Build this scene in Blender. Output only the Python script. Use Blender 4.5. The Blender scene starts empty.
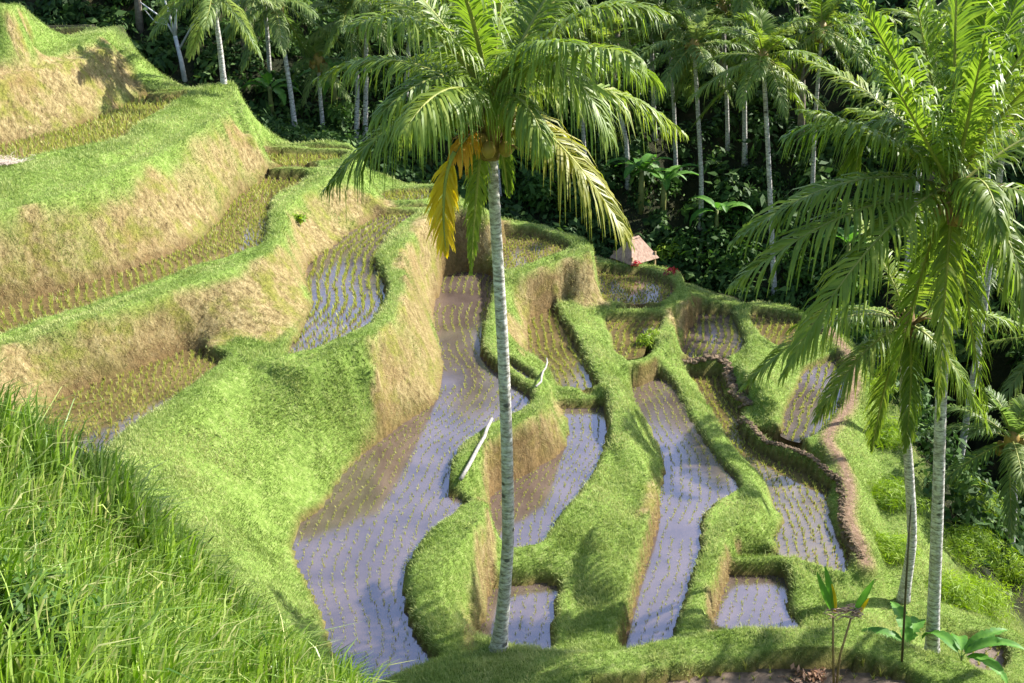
import bpy, math, random
import numpy as np
from mathutils import Vector, Matrix

rng = np.random.default_rng(7)
random.seed(7)
R = math.radians
scene = bpy.context.scene
COL = scene.collection

# ------------------------------------------------------------------ camera
F = 1200.0
TH = R(23.0)
CAMZ = 14.3
CT, ST = math.cos(TH), math.sin(TH)

def ray(px, py):
    u = (px - 512) / F
    v = (341.5 - py) / F
    return u, CT + v * ST, -ST + v * CT

def at_z(px, py, z):
    dx, dy, dz = ray(px, py)
    t = (z - CAMZ) / dz
    return Vector((dx * t, dy * t, z))

def at_y(px, py, y):
    dx, dy, dz = ray(px, py)
    t = y / dy
    return Vector((dx * t, y, CAMZ + dz * t))

def to_px(x, y, z):
    zz = z - CAMZ
    dep = y * CT - zz * ST
    up = y * ST + zz * CT
    dep = np.maximum(dep, 0.01)
    return 512 + F * x / dep, 341.5 - F * up / dep, dep

cam_d = bpy.data.cameras.new("camera")
cam = bpy.data.objects.new("camera", cam_d)
COL.objects.link(cam)
cam_d.sensor_width = 36
cam_d.lens = 36 * F / 1024
cam_d.clip_start = 0.1
cam_d.clip_end = 2000
cam.location = (0, 0, CAMZ)
cam.rotation_euler = (R(90) - TH, 0, 0)
scene.camera = cam

# ------------------------------------------------------------------ object helpers
def tag(o, label=None, cat=None, group=None, kind=None):
    if label: o['label'] = label
    if cat: o['category'] = cat
    if group: o['group'] = group
    if kind: o['kind'] = kind
    return o

def empty(name, loc, label, cat, group=None, rz=0.0):
    o = bpy.data.objects.new(name, None)
    o.empty_display_size = 0.2
    COL.objects.link(o)
    o.location = loc
    o.rotation_euler = (0, 0, rz)
    return tag(o, label, cat, group)

def np_mesh(name, V, T, attrs=None, mats=(), matidx=None, smooth=False):
    V = np.ascontiguousarray(V, dtype=np.float32)
    T = np.ascontiguousarray(T, dtype=np.int32)
    me = bpy.data.meshes.new(name)
    me.vertices.add(len(V))
    me.vertices.foreach_set('co', V.ravel())
    k = T.shape[1]
    me.loops.add(T.size)
    me.loops.foreach_set('vertex_index', T.ravel())
    me.polygons.add(len(T))
    me.polygons.foreach_set('loop_start', np.arange(len(T), dtype=np.int32) * k)
    for m in mats:
        me.materials.append(m)
    if matidx is not None:
        me.polygons.foreach_set('material_index', np.asarray(matidx, dtype=np.int32))
    if smooth:
        me.polygons.foreach_set('use_smooth', np.ones(len(T), dtype=bool))
    for an, av in (attrs or {}).items():
        a = me.attributes.new(an, 'FLOAT', 'POINT')
        a.data.foreach_set('value', np.ascontiguousarray(av, dtype=np.float32))
    me.update(calc_edges=True)
    return me

def link(name, me, parent=None):
    o = bpy.data.objects.new(name, me)
    COL.objects.link(o)
    if parent is not None:
        o.parent = parent
    return o

class MB:
    """collects shapes for one mesh"""
    def __init__(s):
        s.v, s.f, s.m, s.r = [], [], [], []
    def add(s, vs, fs, mi=0, rnd=0.5):
        b = len(s.v)
        s.v.extend([tuple(p) for p in vs])
        s.r.extend([rnd] * len(vs))
        for f in fs:
            s.f.append(tuple(b + i for i in f))
            s.m.append(mi)
    def tube(s, pts, radii, n=8, mi=0, rnd=0.5, cap=True):
        pts = [Vector(p) for p in pts]
        vs, fs = [], []
        ref = Vector((0.13, 0.27, 0.95)).normalized()
        for i, p in enumerate(pts):
            t = (pts[min(i + 1, len(pts) - 1)] - pts[max(i - 1, 0)]).normalized()
            if abs(t.dot(ref)) > 0.93:
                a = t.cross(Vector((1, 0, 0))).normalized()
            else:
                a = t.cross(ref).normalized()
            b = t.cross(a)
            for k in range(n):
                an = 2 * math.pi * k / n
                vs.append(p + (a * math.cos(an) + b * math.sin(an)) * radii[i])
        for i in range(len(pts) - 1):
            for k in range(n):
                fs.append((i * n + k, i * n + (k + 1) % n, (i + 1) * n + (k + 1) % n, (i + 1) * n + k))
        if cap:
            fs.append(tuple(range(n))[::-1])
            fs.append(tuple((len(pts) - 1) * n + k for k in range(n)))
        s.add(vs, fs, mi, rnd)
    def blob(s, c, r, mi=0, rnd=0.5, rough=0.15, nu=7, nv=5, rs=None):
        rs = rs or random
        c = Vector(c)
        vs, fs = [], []
        for j in range(nv + 1):
            ph = math.pi * j / nv
            for i in range(nu):
                th = 2 * math.pi * i / nu
                k = 1 + rs.uniform(-rough, rough)
                vs.append((c.x + r[0] * k * math.sin(ph) * math.cos(th), c.y + r[1] * k * math.sin(ph) * math.sin(th), c.z + r[2] * k * math.cos(ph)))
        for j in range(nv):
            for i in range(nu):
                fs.append((j * nu + i, (j + 1) * nu + i, (j + 1) * nu + (i + 1) % nu, j * nu + (i + 1) % nu))
        s.add(vs, fs, mi, rnd)
    def build(s, name, mats, parent=None, smooth=True):
        me = bpy.data.meshes.new(name)
        me.from_pydata(s.v, [], s.f)
        if not isinstance(mats, (list, tuple)):
            mats = [mats]
        for m in mats:
            me.materials.append(m)
        me.polygons.foreach_set('material_index', s.m)
        me.polygons.foreach_set('use_smooth', [smooth] * len(s.f))
        a = me.attributes.new('rnd', 'FLOAT', 'POINT')
        a.data.foreach_set('value', s.r)
        me.update()
        return link(name, me, parent)

# ------------------------------------------------------------------ materials
def nodemat(name):
    m = bpy.data.materials.new(name)
    m.use_nodes = True
    nt = m.node_tree
    nt.nodes.clear()
    return m, nt, nt.nodes, nt.links

def N(nodes, typ, **kw):
    n = nodes.new(typ)
    for k, v in kw.items():
        setattr(n, k, v)
    return n

def ramp(nodes, stops):
    n = nodes.new('ShaderNodeValToRGB')
    el = n.color_ramp.elements
    while len(el) < len(stops):
        el.new(0.5)
    for e, (p, c) in zip(el, stops):
        e.position = p
        e.color = (*c, 1)
    return n

def leaf_mat(name, stops, transl=0.35, rough=0.45, spec=0.35, use_obj=0.0, noise_scale=None, tint=None):
    """foliage: colour from the per-blade number, a share of light passes through"""
    m, nt, nd, lk = nodemat(name)
    out = nd.new('ShaderNodeOutputMaterial')
    at = N(nd, 'ShaderNodeAttribute', attribute_name='rnd')
    val = at.outputs['Fac']
    if use_obj:
        oi = nd.new('ShaderNodeObjectInfo')
        mx = N(nd, 'ShaderNodeMix', data_type='FLOAT')
        mx.inputs[0].default_value = use_obj
        lk.new(val, mx.inputs[2]); lk.new(oi.outputs['Random'], mx.inputs[3])
        val = mx.outputs[0]
    if noise_scale:
        tc = nd.new('ShaderNodeTexCoord')
        nz = nd.new('ShaderNodeTexNoise')
        nz.inputs['Scale'].default_value = noise_scale
        nz.inputs['Detail'].default_value = 3
        lk.new(tc.outputs['Object'], nz.inputs['Vector'])
        mr = nd.new('ShaderNodeMapRange')
        mr.inputs[1].default_value = 0.3; mr.inputs[2].default_value = 0.7
        lk.new(nz.outputs['Fac'], mr.inputs[0])
        mx = N(nd, 'ShaderNodeMix', data_type='FLOAT')
        mx.inputs[0].default_value = 0.5
        lk.new(val, mx.inputs[2]); lk.new(mr.outputs[0], mx.inputs[3])
        val = mx.outputs[0]
    rp = ramp(nd, stops)
    lk.new(val, rp.inputs[0])
    bs = nd.new('ShaderNodeBsdfPrincipled')
    bs.inputs['Roughness'].default_value = rough
    bs.inputs['Specular IOR Level'].default_value = spec
    lk.new(rp.outputs[0], bs.inputs['Base Color'])
    tr = nd.new('ShaderNodeBsdfTranslucent')
    hs = nd.new('ShaderNodeHueSaturation')
    hs.inputs['Saturation'].default_value = 1.1
    hs.inputs['Value'].default_value = 1.25
    lk.new(rp.outputs[0], hs.inputs['Color'])
    lk.new(hs.outputs[0], tr.inputs['Color'])
    ms = nd.new('ShaderNodeMixShader')
    ms.inputs[0].default_value = transl
    lk.new(bs.outputs[0], ms.inputs[1]); lk.new(tr.outputs[0], ms.inputs[2])
    lk.new(ms.outputs[0], out.inputs[0])
    return m

def solid_mat(name, stops, scale=4.0, rough=0.85, bump=0.3, detail=6, stretch=(1, 1, 1), spec=0.2, dist=0.03):
    m, nt, nd, lk = nodemat(name)
    out = nd.new('ShaderNodeOutputMaterial')
    tc = nd.new('ShaderNodeTexCoord')
    mp = nd.new('ShaderNodeMapping')
    mp.inputs['Scale'].default_value = stretch
    nz = nd.new('ShaderNodeTexNoise')
    nz.inputs['Scale'].default_value = scale
    nz.inputs['Detail'].default_value = detail
    nz.inputs['Roughness'].default_value = 0.65
    lk.new(tc.outputs['Object'], mp.inputs[0]); lk.new(mp.outputs[0], nz.inputs['Vector'])
    rp = ramp(nd, stops)
    lk.new(nz.outputs['Fac'], rp.inputs[0])
    bs = nd.new('ShaderNodeBsdfPrincipled')
    bs.inputs['Roughness'].default_value = rough
    bs.inputs['Specular IOR Level'].default_value = spec
    lk.new(rp.outputs[0], bs.inputs['Base Color'])
    bp = nd.new('ShaderNodeBump')
    bp.inputs['Strength'].default_value = bump
    bp.inputs['Distance'].default_value = dist
    lk.new(nz.outputs['Fac'], bp.inputs['Height']); lk.new(bp.outputs[0], bs.inputs['Normal'])
    lk.new(bs.outputs[0], out.inputs[0])
    return m

def terrain_mat():
    m, nt, nd, lk = nodemat('terraced_earth')
    out = nd.new('ShaderNodeOutputMaterial')
    tc = nd.new('ShaderNodeTexCoord')
    def noise(s, det=6, rgh=0.65, vec=None):
        z = nd.new('ShaderNodeTexNoise')
        z.inputs['Scale'].default_value = s
        z.inputs['Detail'].default_value = det
        z.inputs['Roughness'].default_value = rgh
        lk.new(vec or tc.outputs['Object'], z.inputs['Vector'])
        return z
    n1, n2, n3 = noise(1.3), noise(7.0), noise(0.35, 4)
    # dry bank: straw, tan, ochre, patches of olive
    mp = nd.new('ShaderNodeMapping'); mp.inputs['Scale'].default_value = (1, 1, 0.6)
    lk.new(tc.outputs['Object'], mp.inputs[0])
    nb = noise(6.5, 8, 0.72, mp.outputs[0])
    tan = ramp(nd, [(0.32, (0.05, 0.036, 0.017)), (0.42, (0.16, 0.118, 0.052)), (0.55, (0.27, 0.212, 0.10)), (0.72, (0.36, 0.30, 0.16))])
    lk.new(nb.outputs['Fac'], tan.inputs[0])
    olive = ramp(nd, [(0.3, (0.10, 0.11, 0.02)), (0.7, (0.23, 0.22, 0.05))])
    lk.new(n2.outputs['Fac'], olive.inputs[0])
    sel = nd.new('ShaderNodeMapRange'); sel.inputs[1].default_value = 0.48; sel.inputs[2].default_value = 0.62
    lk.new(n1.outputs['Fac'], sel.inputs[0])
    mb = N(nd, 'ShaderNodeMix', data_type='RGBA'); lk.new(sel.outputs[0], mb.inputs[0]); lk.new(tan.outputs[0], mb.inputs[6]); lk.new(olive.outputs[0], mb.inputs[7])
    och = nd.new('ShaderNodeMapRange'); och.inputs[1].default_value = 0.55; och.inputs[2].default_value = 0.7; och.inputs[4].default_value = 0.55
    lk.new(n3.outputs['Fac'], och.inputs[0])
    mo = N(nd, 'ShaderNodeMix', data_type='RGBA'); lk.new(och.outputs[0], mo.inputs[0]); lk.new(mb.outputs[2], mo.inputs[6]); mo.inputs[7].default_value = (0.20, 0.125, 0.055, 1)
    # grass ground
    gr = ramp(nd, [(0.25, (0.06, 0.10, 0.018)), (0.5, (0.14, 0.21, 0.04)), (0.75, (0.25, 0.29, 0.10))])
    lk.new(n2.outputs['Fac'], gr.inputs[0])
    ag = N(nd, 'ShaderNodeAttribute', attribute_name='grass')
    am = N(nd, 'ShaderNodeAttribute', attribute_name='mud')
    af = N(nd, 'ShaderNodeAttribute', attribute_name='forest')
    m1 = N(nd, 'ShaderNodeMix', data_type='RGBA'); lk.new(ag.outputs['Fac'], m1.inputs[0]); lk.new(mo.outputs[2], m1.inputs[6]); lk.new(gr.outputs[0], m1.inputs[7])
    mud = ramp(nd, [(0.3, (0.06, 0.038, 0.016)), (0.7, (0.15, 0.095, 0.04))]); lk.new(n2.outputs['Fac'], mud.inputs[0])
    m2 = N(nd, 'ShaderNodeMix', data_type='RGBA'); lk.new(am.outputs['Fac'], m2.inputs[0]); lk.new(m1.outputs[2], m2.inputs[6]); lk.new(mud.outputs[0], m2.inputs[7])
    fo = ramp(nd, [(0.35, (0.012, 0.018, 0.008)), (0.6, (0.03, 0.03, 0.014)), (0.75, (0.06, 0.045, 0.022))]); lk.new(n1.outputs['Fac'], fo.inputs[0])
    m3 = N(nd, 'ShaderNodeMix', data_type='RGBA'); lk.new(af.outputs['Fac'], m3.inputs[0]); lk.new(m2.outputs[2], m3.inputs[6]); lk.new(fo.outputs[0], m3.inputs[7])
    ap = N(nd, 'ShaderNodeAttribute', attribute_name='path')
    pa = ramp(nd, [(0.3, (0.11, 0.075, 0.04)), (0.55, (0.22, 0.145, 0.10)), (0.75, (0.30, 0.21, 0.15))]); lk.new(n2.outputs['Fac'], pa.inputs[0])
    m4 = N(nd, 'ShaderNodeMix', data_type='RGBA'); lk.new(ap.outputs['Fac'], m4.inputs[0]); lk.new(m3.outputs[2], m4.inputs[6]); lk.new(pa.outputs[0], m4.inputs[7])
    bs = nd.new('ShaderNodeBsdfPrincipled')
    bs.inputs['Roughness'].default_value = 0.95
    bs.inputs['Specular IOR Level'].default_value = 0.1
    lk.new(m4.outputs[2], bs.inputs['Base Color'])
    bp = nd.new('ShaderNodeBump'); bp.inputs['Strength'].default_value = 0.9; bp.inputs['Distance'].default_value = 0.12
    lk.new(nb.outputs['Fac'], bp.inputs['Height']); lk.new(bp.outputs[0], bs.inputs['Normal'])
    lk.new(bs.outputs[0], out.inputs[0])
    return m

def water_mat(name, c1, c2, ior=1.75):
    m, nt, nd, lk = nodemat(name)
    out = nd.new('ShaderNodeOutputMaterial')
    tc = nd.new('ShaderNodeTexCoord')
    nz = nd.new('ShaderNodeTexNoise'); nz.inputs['Scale'].default_value = 1.1; nz.inputs['Detail'].default_value = 7
    lk.new(tc.outputs['Object'], nz.inputs['Vector'])
    rp = ramp(nd, [(0.35, c1), (0.65, c2)])
    lk.new(nz.outputs['Fac'], rp.inputs[0])
    n2 = nd.new('ShaderNodeTexNoise'); n2.inputs['Scale'].default_value = 5.0; n2.inputs['Detail'].default_value = 3
    lk.new(tc.outputs['Object'], n2.inputs['Vector'])
    bp = nd.new('ShaderNodeBump'); bp.inputs['Strength'].default_value = 0.03; bp.inputs['Distance'].default_value = 0.01
    lk.new(n2.outputs['Fac'], bp.inputs['Height'])
    df = nd.new('ShaderNodeBsdfDiffuse'); lk.new(rp.outputs[0], df.inputs['Color'])
    gl = nd.new('ShaderNodeBsdfGlossy'); gl.inputs['Roughness'].default_value = 0.10
    gl.inputs['Color'].default_value = (0.89, 0.83, 0.94, 1)
    lk.new(bp.outputs[0], gl.inputs['Normal'])
    fr = nd.new('ShaderNodeFresnel'); fr.inputs['IOR'].default_value = ior
    lk.new(bp.outputs[0], fr.inputs['Normal'])
    ms = nd.new('ShaderNodeMixShader')
    lk.new(fr.outputs[0], ms.inputs[0]); lk.new(df.outputs[0], ms.inputs[1]); lk.new(gl.outputs[0], ms.inputs[2])
    lk.new(ms.outputs[0], out.inputs[0])
    return m

M = {}
M['terrain'] = terrain_mat()
M['water'] = water_mat('muddy_water', (0.06, 0.044, 0.036), (0.10, 0.074, 0.062), 2.6)
M['water_brown'] = water_mat('brown_water', (0.07, 0.05, 0.02), (0.125, 0.092, 0.038), 2.3)
M['grass'] = leaf_mat('short_grass', [(0.0, (0.07, 0.135, 0.02)), (0.35, (0.195, 0.265, 0.065)), (0.65, (0.33, 0.38, 0.135)), (1.0, (0.46, 0.45, 0.21))], 0.3, 0.6, 0.15, noise_scale=0.7)
M['dry_grass'] = leaf_mat('dry_grass', [(0.0, (0.10, 0.085, 0.027)), (0.4, (0.23, 0.19, 0.075)), (0.7, (0.34, 0.29, 0.13)), (1.0, (0.24, 0.28, 0.06))], 0.25, 0.7, 0.1, noise_scale=0.6)
M['tall_grass'] = leaf_mat('tall_grass', [(0.0, (0.06, 0.13, 0.012)), (0.5, (0.20, 0.31, 0.045)), (0.85, (0.33, 0.43, 0.11)), (1.0, (0.48, 0.48, 0.2))], 0.35, 0.4, 0.4)
M['rice'] = leaf_mat('rice_seedling', [(0.0, (0.14, 0.19, 0.03)), (0.5, (0.28, 0.31, 0.065)), (1.0, (0.42, 0.38, 0.12))], 0.35, 0.5, 0.3)
M['frond'] = leaf_mat('palm_frond', [(0.0, (0.065, 0.12, 0.018)), (0.5, (0.15, 0.22, 0.032)), (0.85, (0.24, 0.29, 0.05)), (1.0, (0.36, 0.34, 0.09))], 0.42, 0.46, 0.3, use_obj=0.3)
M['frond_light'] = leaf_mat('young_palm_frond', [(0.0, (0.08, 0.145, 0.018)), (0.5, (0.14, 0.22, 0.03)), (1.0, (0.23, 0.30, 0.05))], 0.42, 0.46, 0.3, use_obj=0.3)
M['frond_old'] = leaf_mat('old_palm_frond', [(0.0, (0.12, 0.15, 0.02)), (0.5, (0.24, 0.25, 0.035)), (1.0, (0.36, 0.31, 0.05))], 0.45, 0.45, 0.4, use_obj=0.2)
M['frond_yellow'] = leaf_mat('yellow_palm_frond', [(0.0, (0.40, 0.27, 0.015)), (0.5, (0.58, 0.42, 0.02)), (1.0, (0.62, 0.50, 0.05))], 0.45, 0.5, 0.3)
M['frond_orange'] = leaf_mat('orange_palm_frond', [(0.0, (0.42, 0.20, 0.02)), (1.0, (0.60, 0.34, 0.03))], 0.4, 0.5, 0.3)
M['frond_far'] = leaf_mat('far_palm_frond', [(0.0, (0.06, 0.11, 0.026)), (0.5, (0.14, 0.21, 0.05)), (1.0, (0.27, 0.31, 0.10))], 0.45, 0.5, 0.3, use_obj=0.45)
M['rachis'] = solid_mat('frond_midrib', [(0.3, (0.13, 0.16, 0.03)), (0.7, (0.26, 0.26, 0.06))], 3, 0.55, 0.1)
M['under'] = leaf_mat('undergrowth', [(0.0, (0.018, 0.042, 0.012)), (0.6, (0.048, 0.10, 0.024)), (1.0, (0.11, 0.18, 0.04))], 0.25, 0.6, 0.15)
M['bush'] = leaf_mat('bush_leaves', [(0.0, (0.02, 0.05, 0.01)), (0.6, (0.05, 0.11, 0.018)), (1.0, (0.11, 0.20, 0.03))], 0.3, 0.6, 0.2, use_obj=0.3)
M['feather'] = leaf_mat('feathery_leaves', [(0.0, (0.12, 0.20, 0.015)), (0.5, (0.20, 0.31, 0.03)), (1.0, (0.32, 0.42, 0.06))], 0.4, 0.5, 0.2)
M['banana'] = leaf_mat('banana_leaf', [(0.0, (0.05, 0.14, 0.03)), (0.5, (0.09, 0.22, 0.035)), (1.0, (0.17, 0.33, 0.06))], 0.42, 0.5, 0.2, use_obj=0.3)
M['red'] = leaf_mat('red_leaves', [(0.0, (0.10, 0.02, 0.02)), (0.5, (0.32, 0.02, 0.03)), (1.0, (0.45, 0.04, 0.05))], 0.35, 0.4, 0.4)
M['stem'] = solid_mat('green_stem', [(0.3, (0.10, 0.12, 0.03)), (0.7, (0.22, 0.22, 0.07))], 5, 0.6, 0.2)
M['bark'] = solid_mat('tree_bark', [(0.3, (0.10, 0.08, 0.06)), (0.7, (0.28, 0.24, 0.19))], 6, 0.9, 0.5)
M['bark_pale'] = solid_mat('pale_bark', [(0.3, (0.36, 0.35, 0.34)), (0.7, (0.66, 0.65, 0.63))], 4, 0.8, 0.3)
M['bleached'] = solid_mat('bleached_wood', [(0.3, (0.12, 0.11, 0.09)), (0.6, (0.30, 0.285, 0.26))], 14, 0.8, 0.2)
M['fibre'] = solid_mat('crown_fibre', [(0.3, (0.07, 0.045, 0.02)), (0.7, (0.26, 0.17, 0.08))], 14, 0.95, 0.6)
M['coconut'] = solid_mat('coconut_husk', [(0.3, (0.16, 0.13, 0.03)), (0.7, (0.32, 0.20, 0.06))], 5, 0.5, 0.1)
M['coconut_green'] = solid_mat('green_coconut', [(0.3, (0.10, 0.16, 0.02)), (0.7, (0.22, 0.26, 0.04))], 5, 0.45, 0.1)
M['thatch'] = solid_mat('thatch', [(0.3, (0.20, 0.13, 0.095)), (0.55, (0.36, 0.24, 0.18)), (0.75, (0.46, 0.32, 0.25))], 9, 0.95, 0.8, stretch=(1, 1, 0.25))
M['bamboo'] = solid_mat('weathered_bamboo', [(0.3, (0.16, 0.10, 0.045)), (0.7, (0.34, 0.24, 0.11))], 8, 0.6, 0.15)
M['dark_pole'] = solid_mat('dark_bamboo', [(0.3, (0.05, 0.045, 0.025)), (0.7, (0.12, 0.10, 0.05))], 8, 0.6, 0.15)
M['straw'] = leaf_mat('dry_straw', [(0.0, (0.36, 0.28, 0.22)), (1.0, (0.66, 0.56, 0.50))], 0.15, 0.8, 0.1)
M['dead_leaf'] = leaf_mat('dead_leaves', [(0.0, (0.16, 0.08, 0.05)), (1.0, (0.40, 0.26, 0.18))], 0.2, 0.8, 0.1)
M['clod'] = solid_mat('earth_clods', [(0.3, (0.045, 0.032, 0.02)), (0.55, (0.15, 0.105, 0.068)), (0.75, (0.27, 0.195, 0.13))], 6, 0.95, 0.8)

M['mud'] = solid_mat('plot_mud', [(0.3, (0.05, 0.032, 0.02)), (0.55, (0.11, 0.075, 0.05)), (0.75, (0.17, 0.12, 0.085))], 7, 0.55, 0.6, spec=0.4)

def trunk_mat():
    m, nt, nd, lk = nodemat('palm_trunk')
    out = nd.new('ShaderNodeOutputMaterial')
    tc = nd.new('ShaderNodeTexCoord')
    n1 = nd.new('ShaderNodeTexNoise'); n1.inputs['Scale'].default_value = 9; n1.inputs['Detail'].default_value = 6; n1.inputs['Roughness'].default_value = 0.7
    mp = nd.new('ShaderNodeMapping'); mp.inputs['Scale'].default_value = (1, 1, 2.6)
    lk.new(tc.outputs['Object'], mp.inputs[0]); lk.new(mp.outputs[0], n1.inputs['Vector'])
    rp = ramp(nd, [(0.30, (0.07, 0.065, 0.055)), (0.42, (0.24, 0.225, 0.20)), (0.55, (0.46, 0.445, 0.42)), (0.72, (0.66, 0.65, 0.63))])
    lk.new(n1.outputs['Fac'], rp.inputs[0])
    n2 = nd.new('ShaderNodeTexNoise'); n2.inputs['Scale'].default_value = 0.9; n2.inputs['Detail'].default_value = 4
    lk.new(tc.outputs['Object'], n2.inputs['Vector'])
    mr = nd.new('ShaderNodeMapRange'); mr.inputs[1].default_value = 0.52; mr.inputs[2].default_value = 0.68; mr.inputs[4].default_value = 0.6
    lk.new(n2.outputs['Fac'], mr.inputs[0])
    mx = N(nd, 'ShaderNodeMix', data_type='RGBA'); lk.new(mr.outputs[0], mx.inputs[0]); lk.new(rp.outputs[0], mx.inputs[6]); mx.inputs[7].default_value = (0.17, 0.145, 0.115, 1)
    # leaf-scar rings up the stem
    wv = N(nd, 'ShaderNodeTexWave', wave_type='BANDS', bands_direction='Z')
    wv.inputs['Scale'].default_value = 1.9; wv.inputs['Distortion'].default_value = 2.6; wv.inputs['Detail'].default_value = 3
    lk.new(tc.outputs['Object'], wv.inputs['Vector'])
    rr = nd.new('ShaderNodeMapRange'); rr.inputs[1].default_value = 0.0; rr.inputs[2].default_value = 0.16; rr.inputs[3].default_value = 0.72; rr.inputs[4].default_value = 1.0
    lk.new(wv.outputs['Fac'], rr.inputs[0])
    mm = N(nd, 'ShaderNodeMix', data_type='RGBA', blend_type='MULTIPLY'); mm.inputs[0].default_value = 1
    lk.new(mx.outputs[2], mm.inputs[6]); lk.new(rr.outputs[0], mm.inputs[7])
    vo = nd.new('ShaderNodeTexVoronoi'); vo.inputs['Scale'].default_value = 2.2
    mp2 = nd.new('ShaderNodeMapping'); mp2.inputs['Scale'].default_value = (1, 1, 1.7)
    lk.new(tc.outputs['Object'], mp2.inputs[0]); lk.new(mp2.outputs[0], vo.inputs['Vector'])
    vr = nd.new('ShaderNodeMapRange'); vr.inputs[1].default_value = 0.13; vr.inputs[2].default_value = 0.19; vr.inputs[3].default_value = 0.22; vr.inputs[4].default_value = 1.0
    lk.new(vo.outputs['Distance'], vr.inputs[0])
    m5 = N(nd, 'ShaderNodeMix', data_type='RGBA', blend_type='MULTIPLY'); m5.inputs[0].default_value = 1
    lk.new(mm.outputs[2], m5.inputs[6]); lk.new(vr.outputs[0], m5.inputs[7])
    bs = nd.new('ShaderNodeBsdfPrincipled'); bs.inputs['Roughness'].default_value = 0.9; bs.inputs['Specular IOR Level'].default_value = 0.15
    lk.new(m5.outputs[2], bs.inputs['Base Color'])
    bp = nd.new('ShaderNodeBump'); bp.inputs['Strength'].default_value = 0.3; bp.inputs['Distance'].default_value = 0.02
    lk.new(wv.outputs['Fac'], bp.inputs['Height']); lk.new(bp.outputs[0], bs.inputs['Normal'])
    lk.new(bs.outputs[0], out.inputs[0])
    return m
M['trunk'] = trunk_mat()

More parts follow.
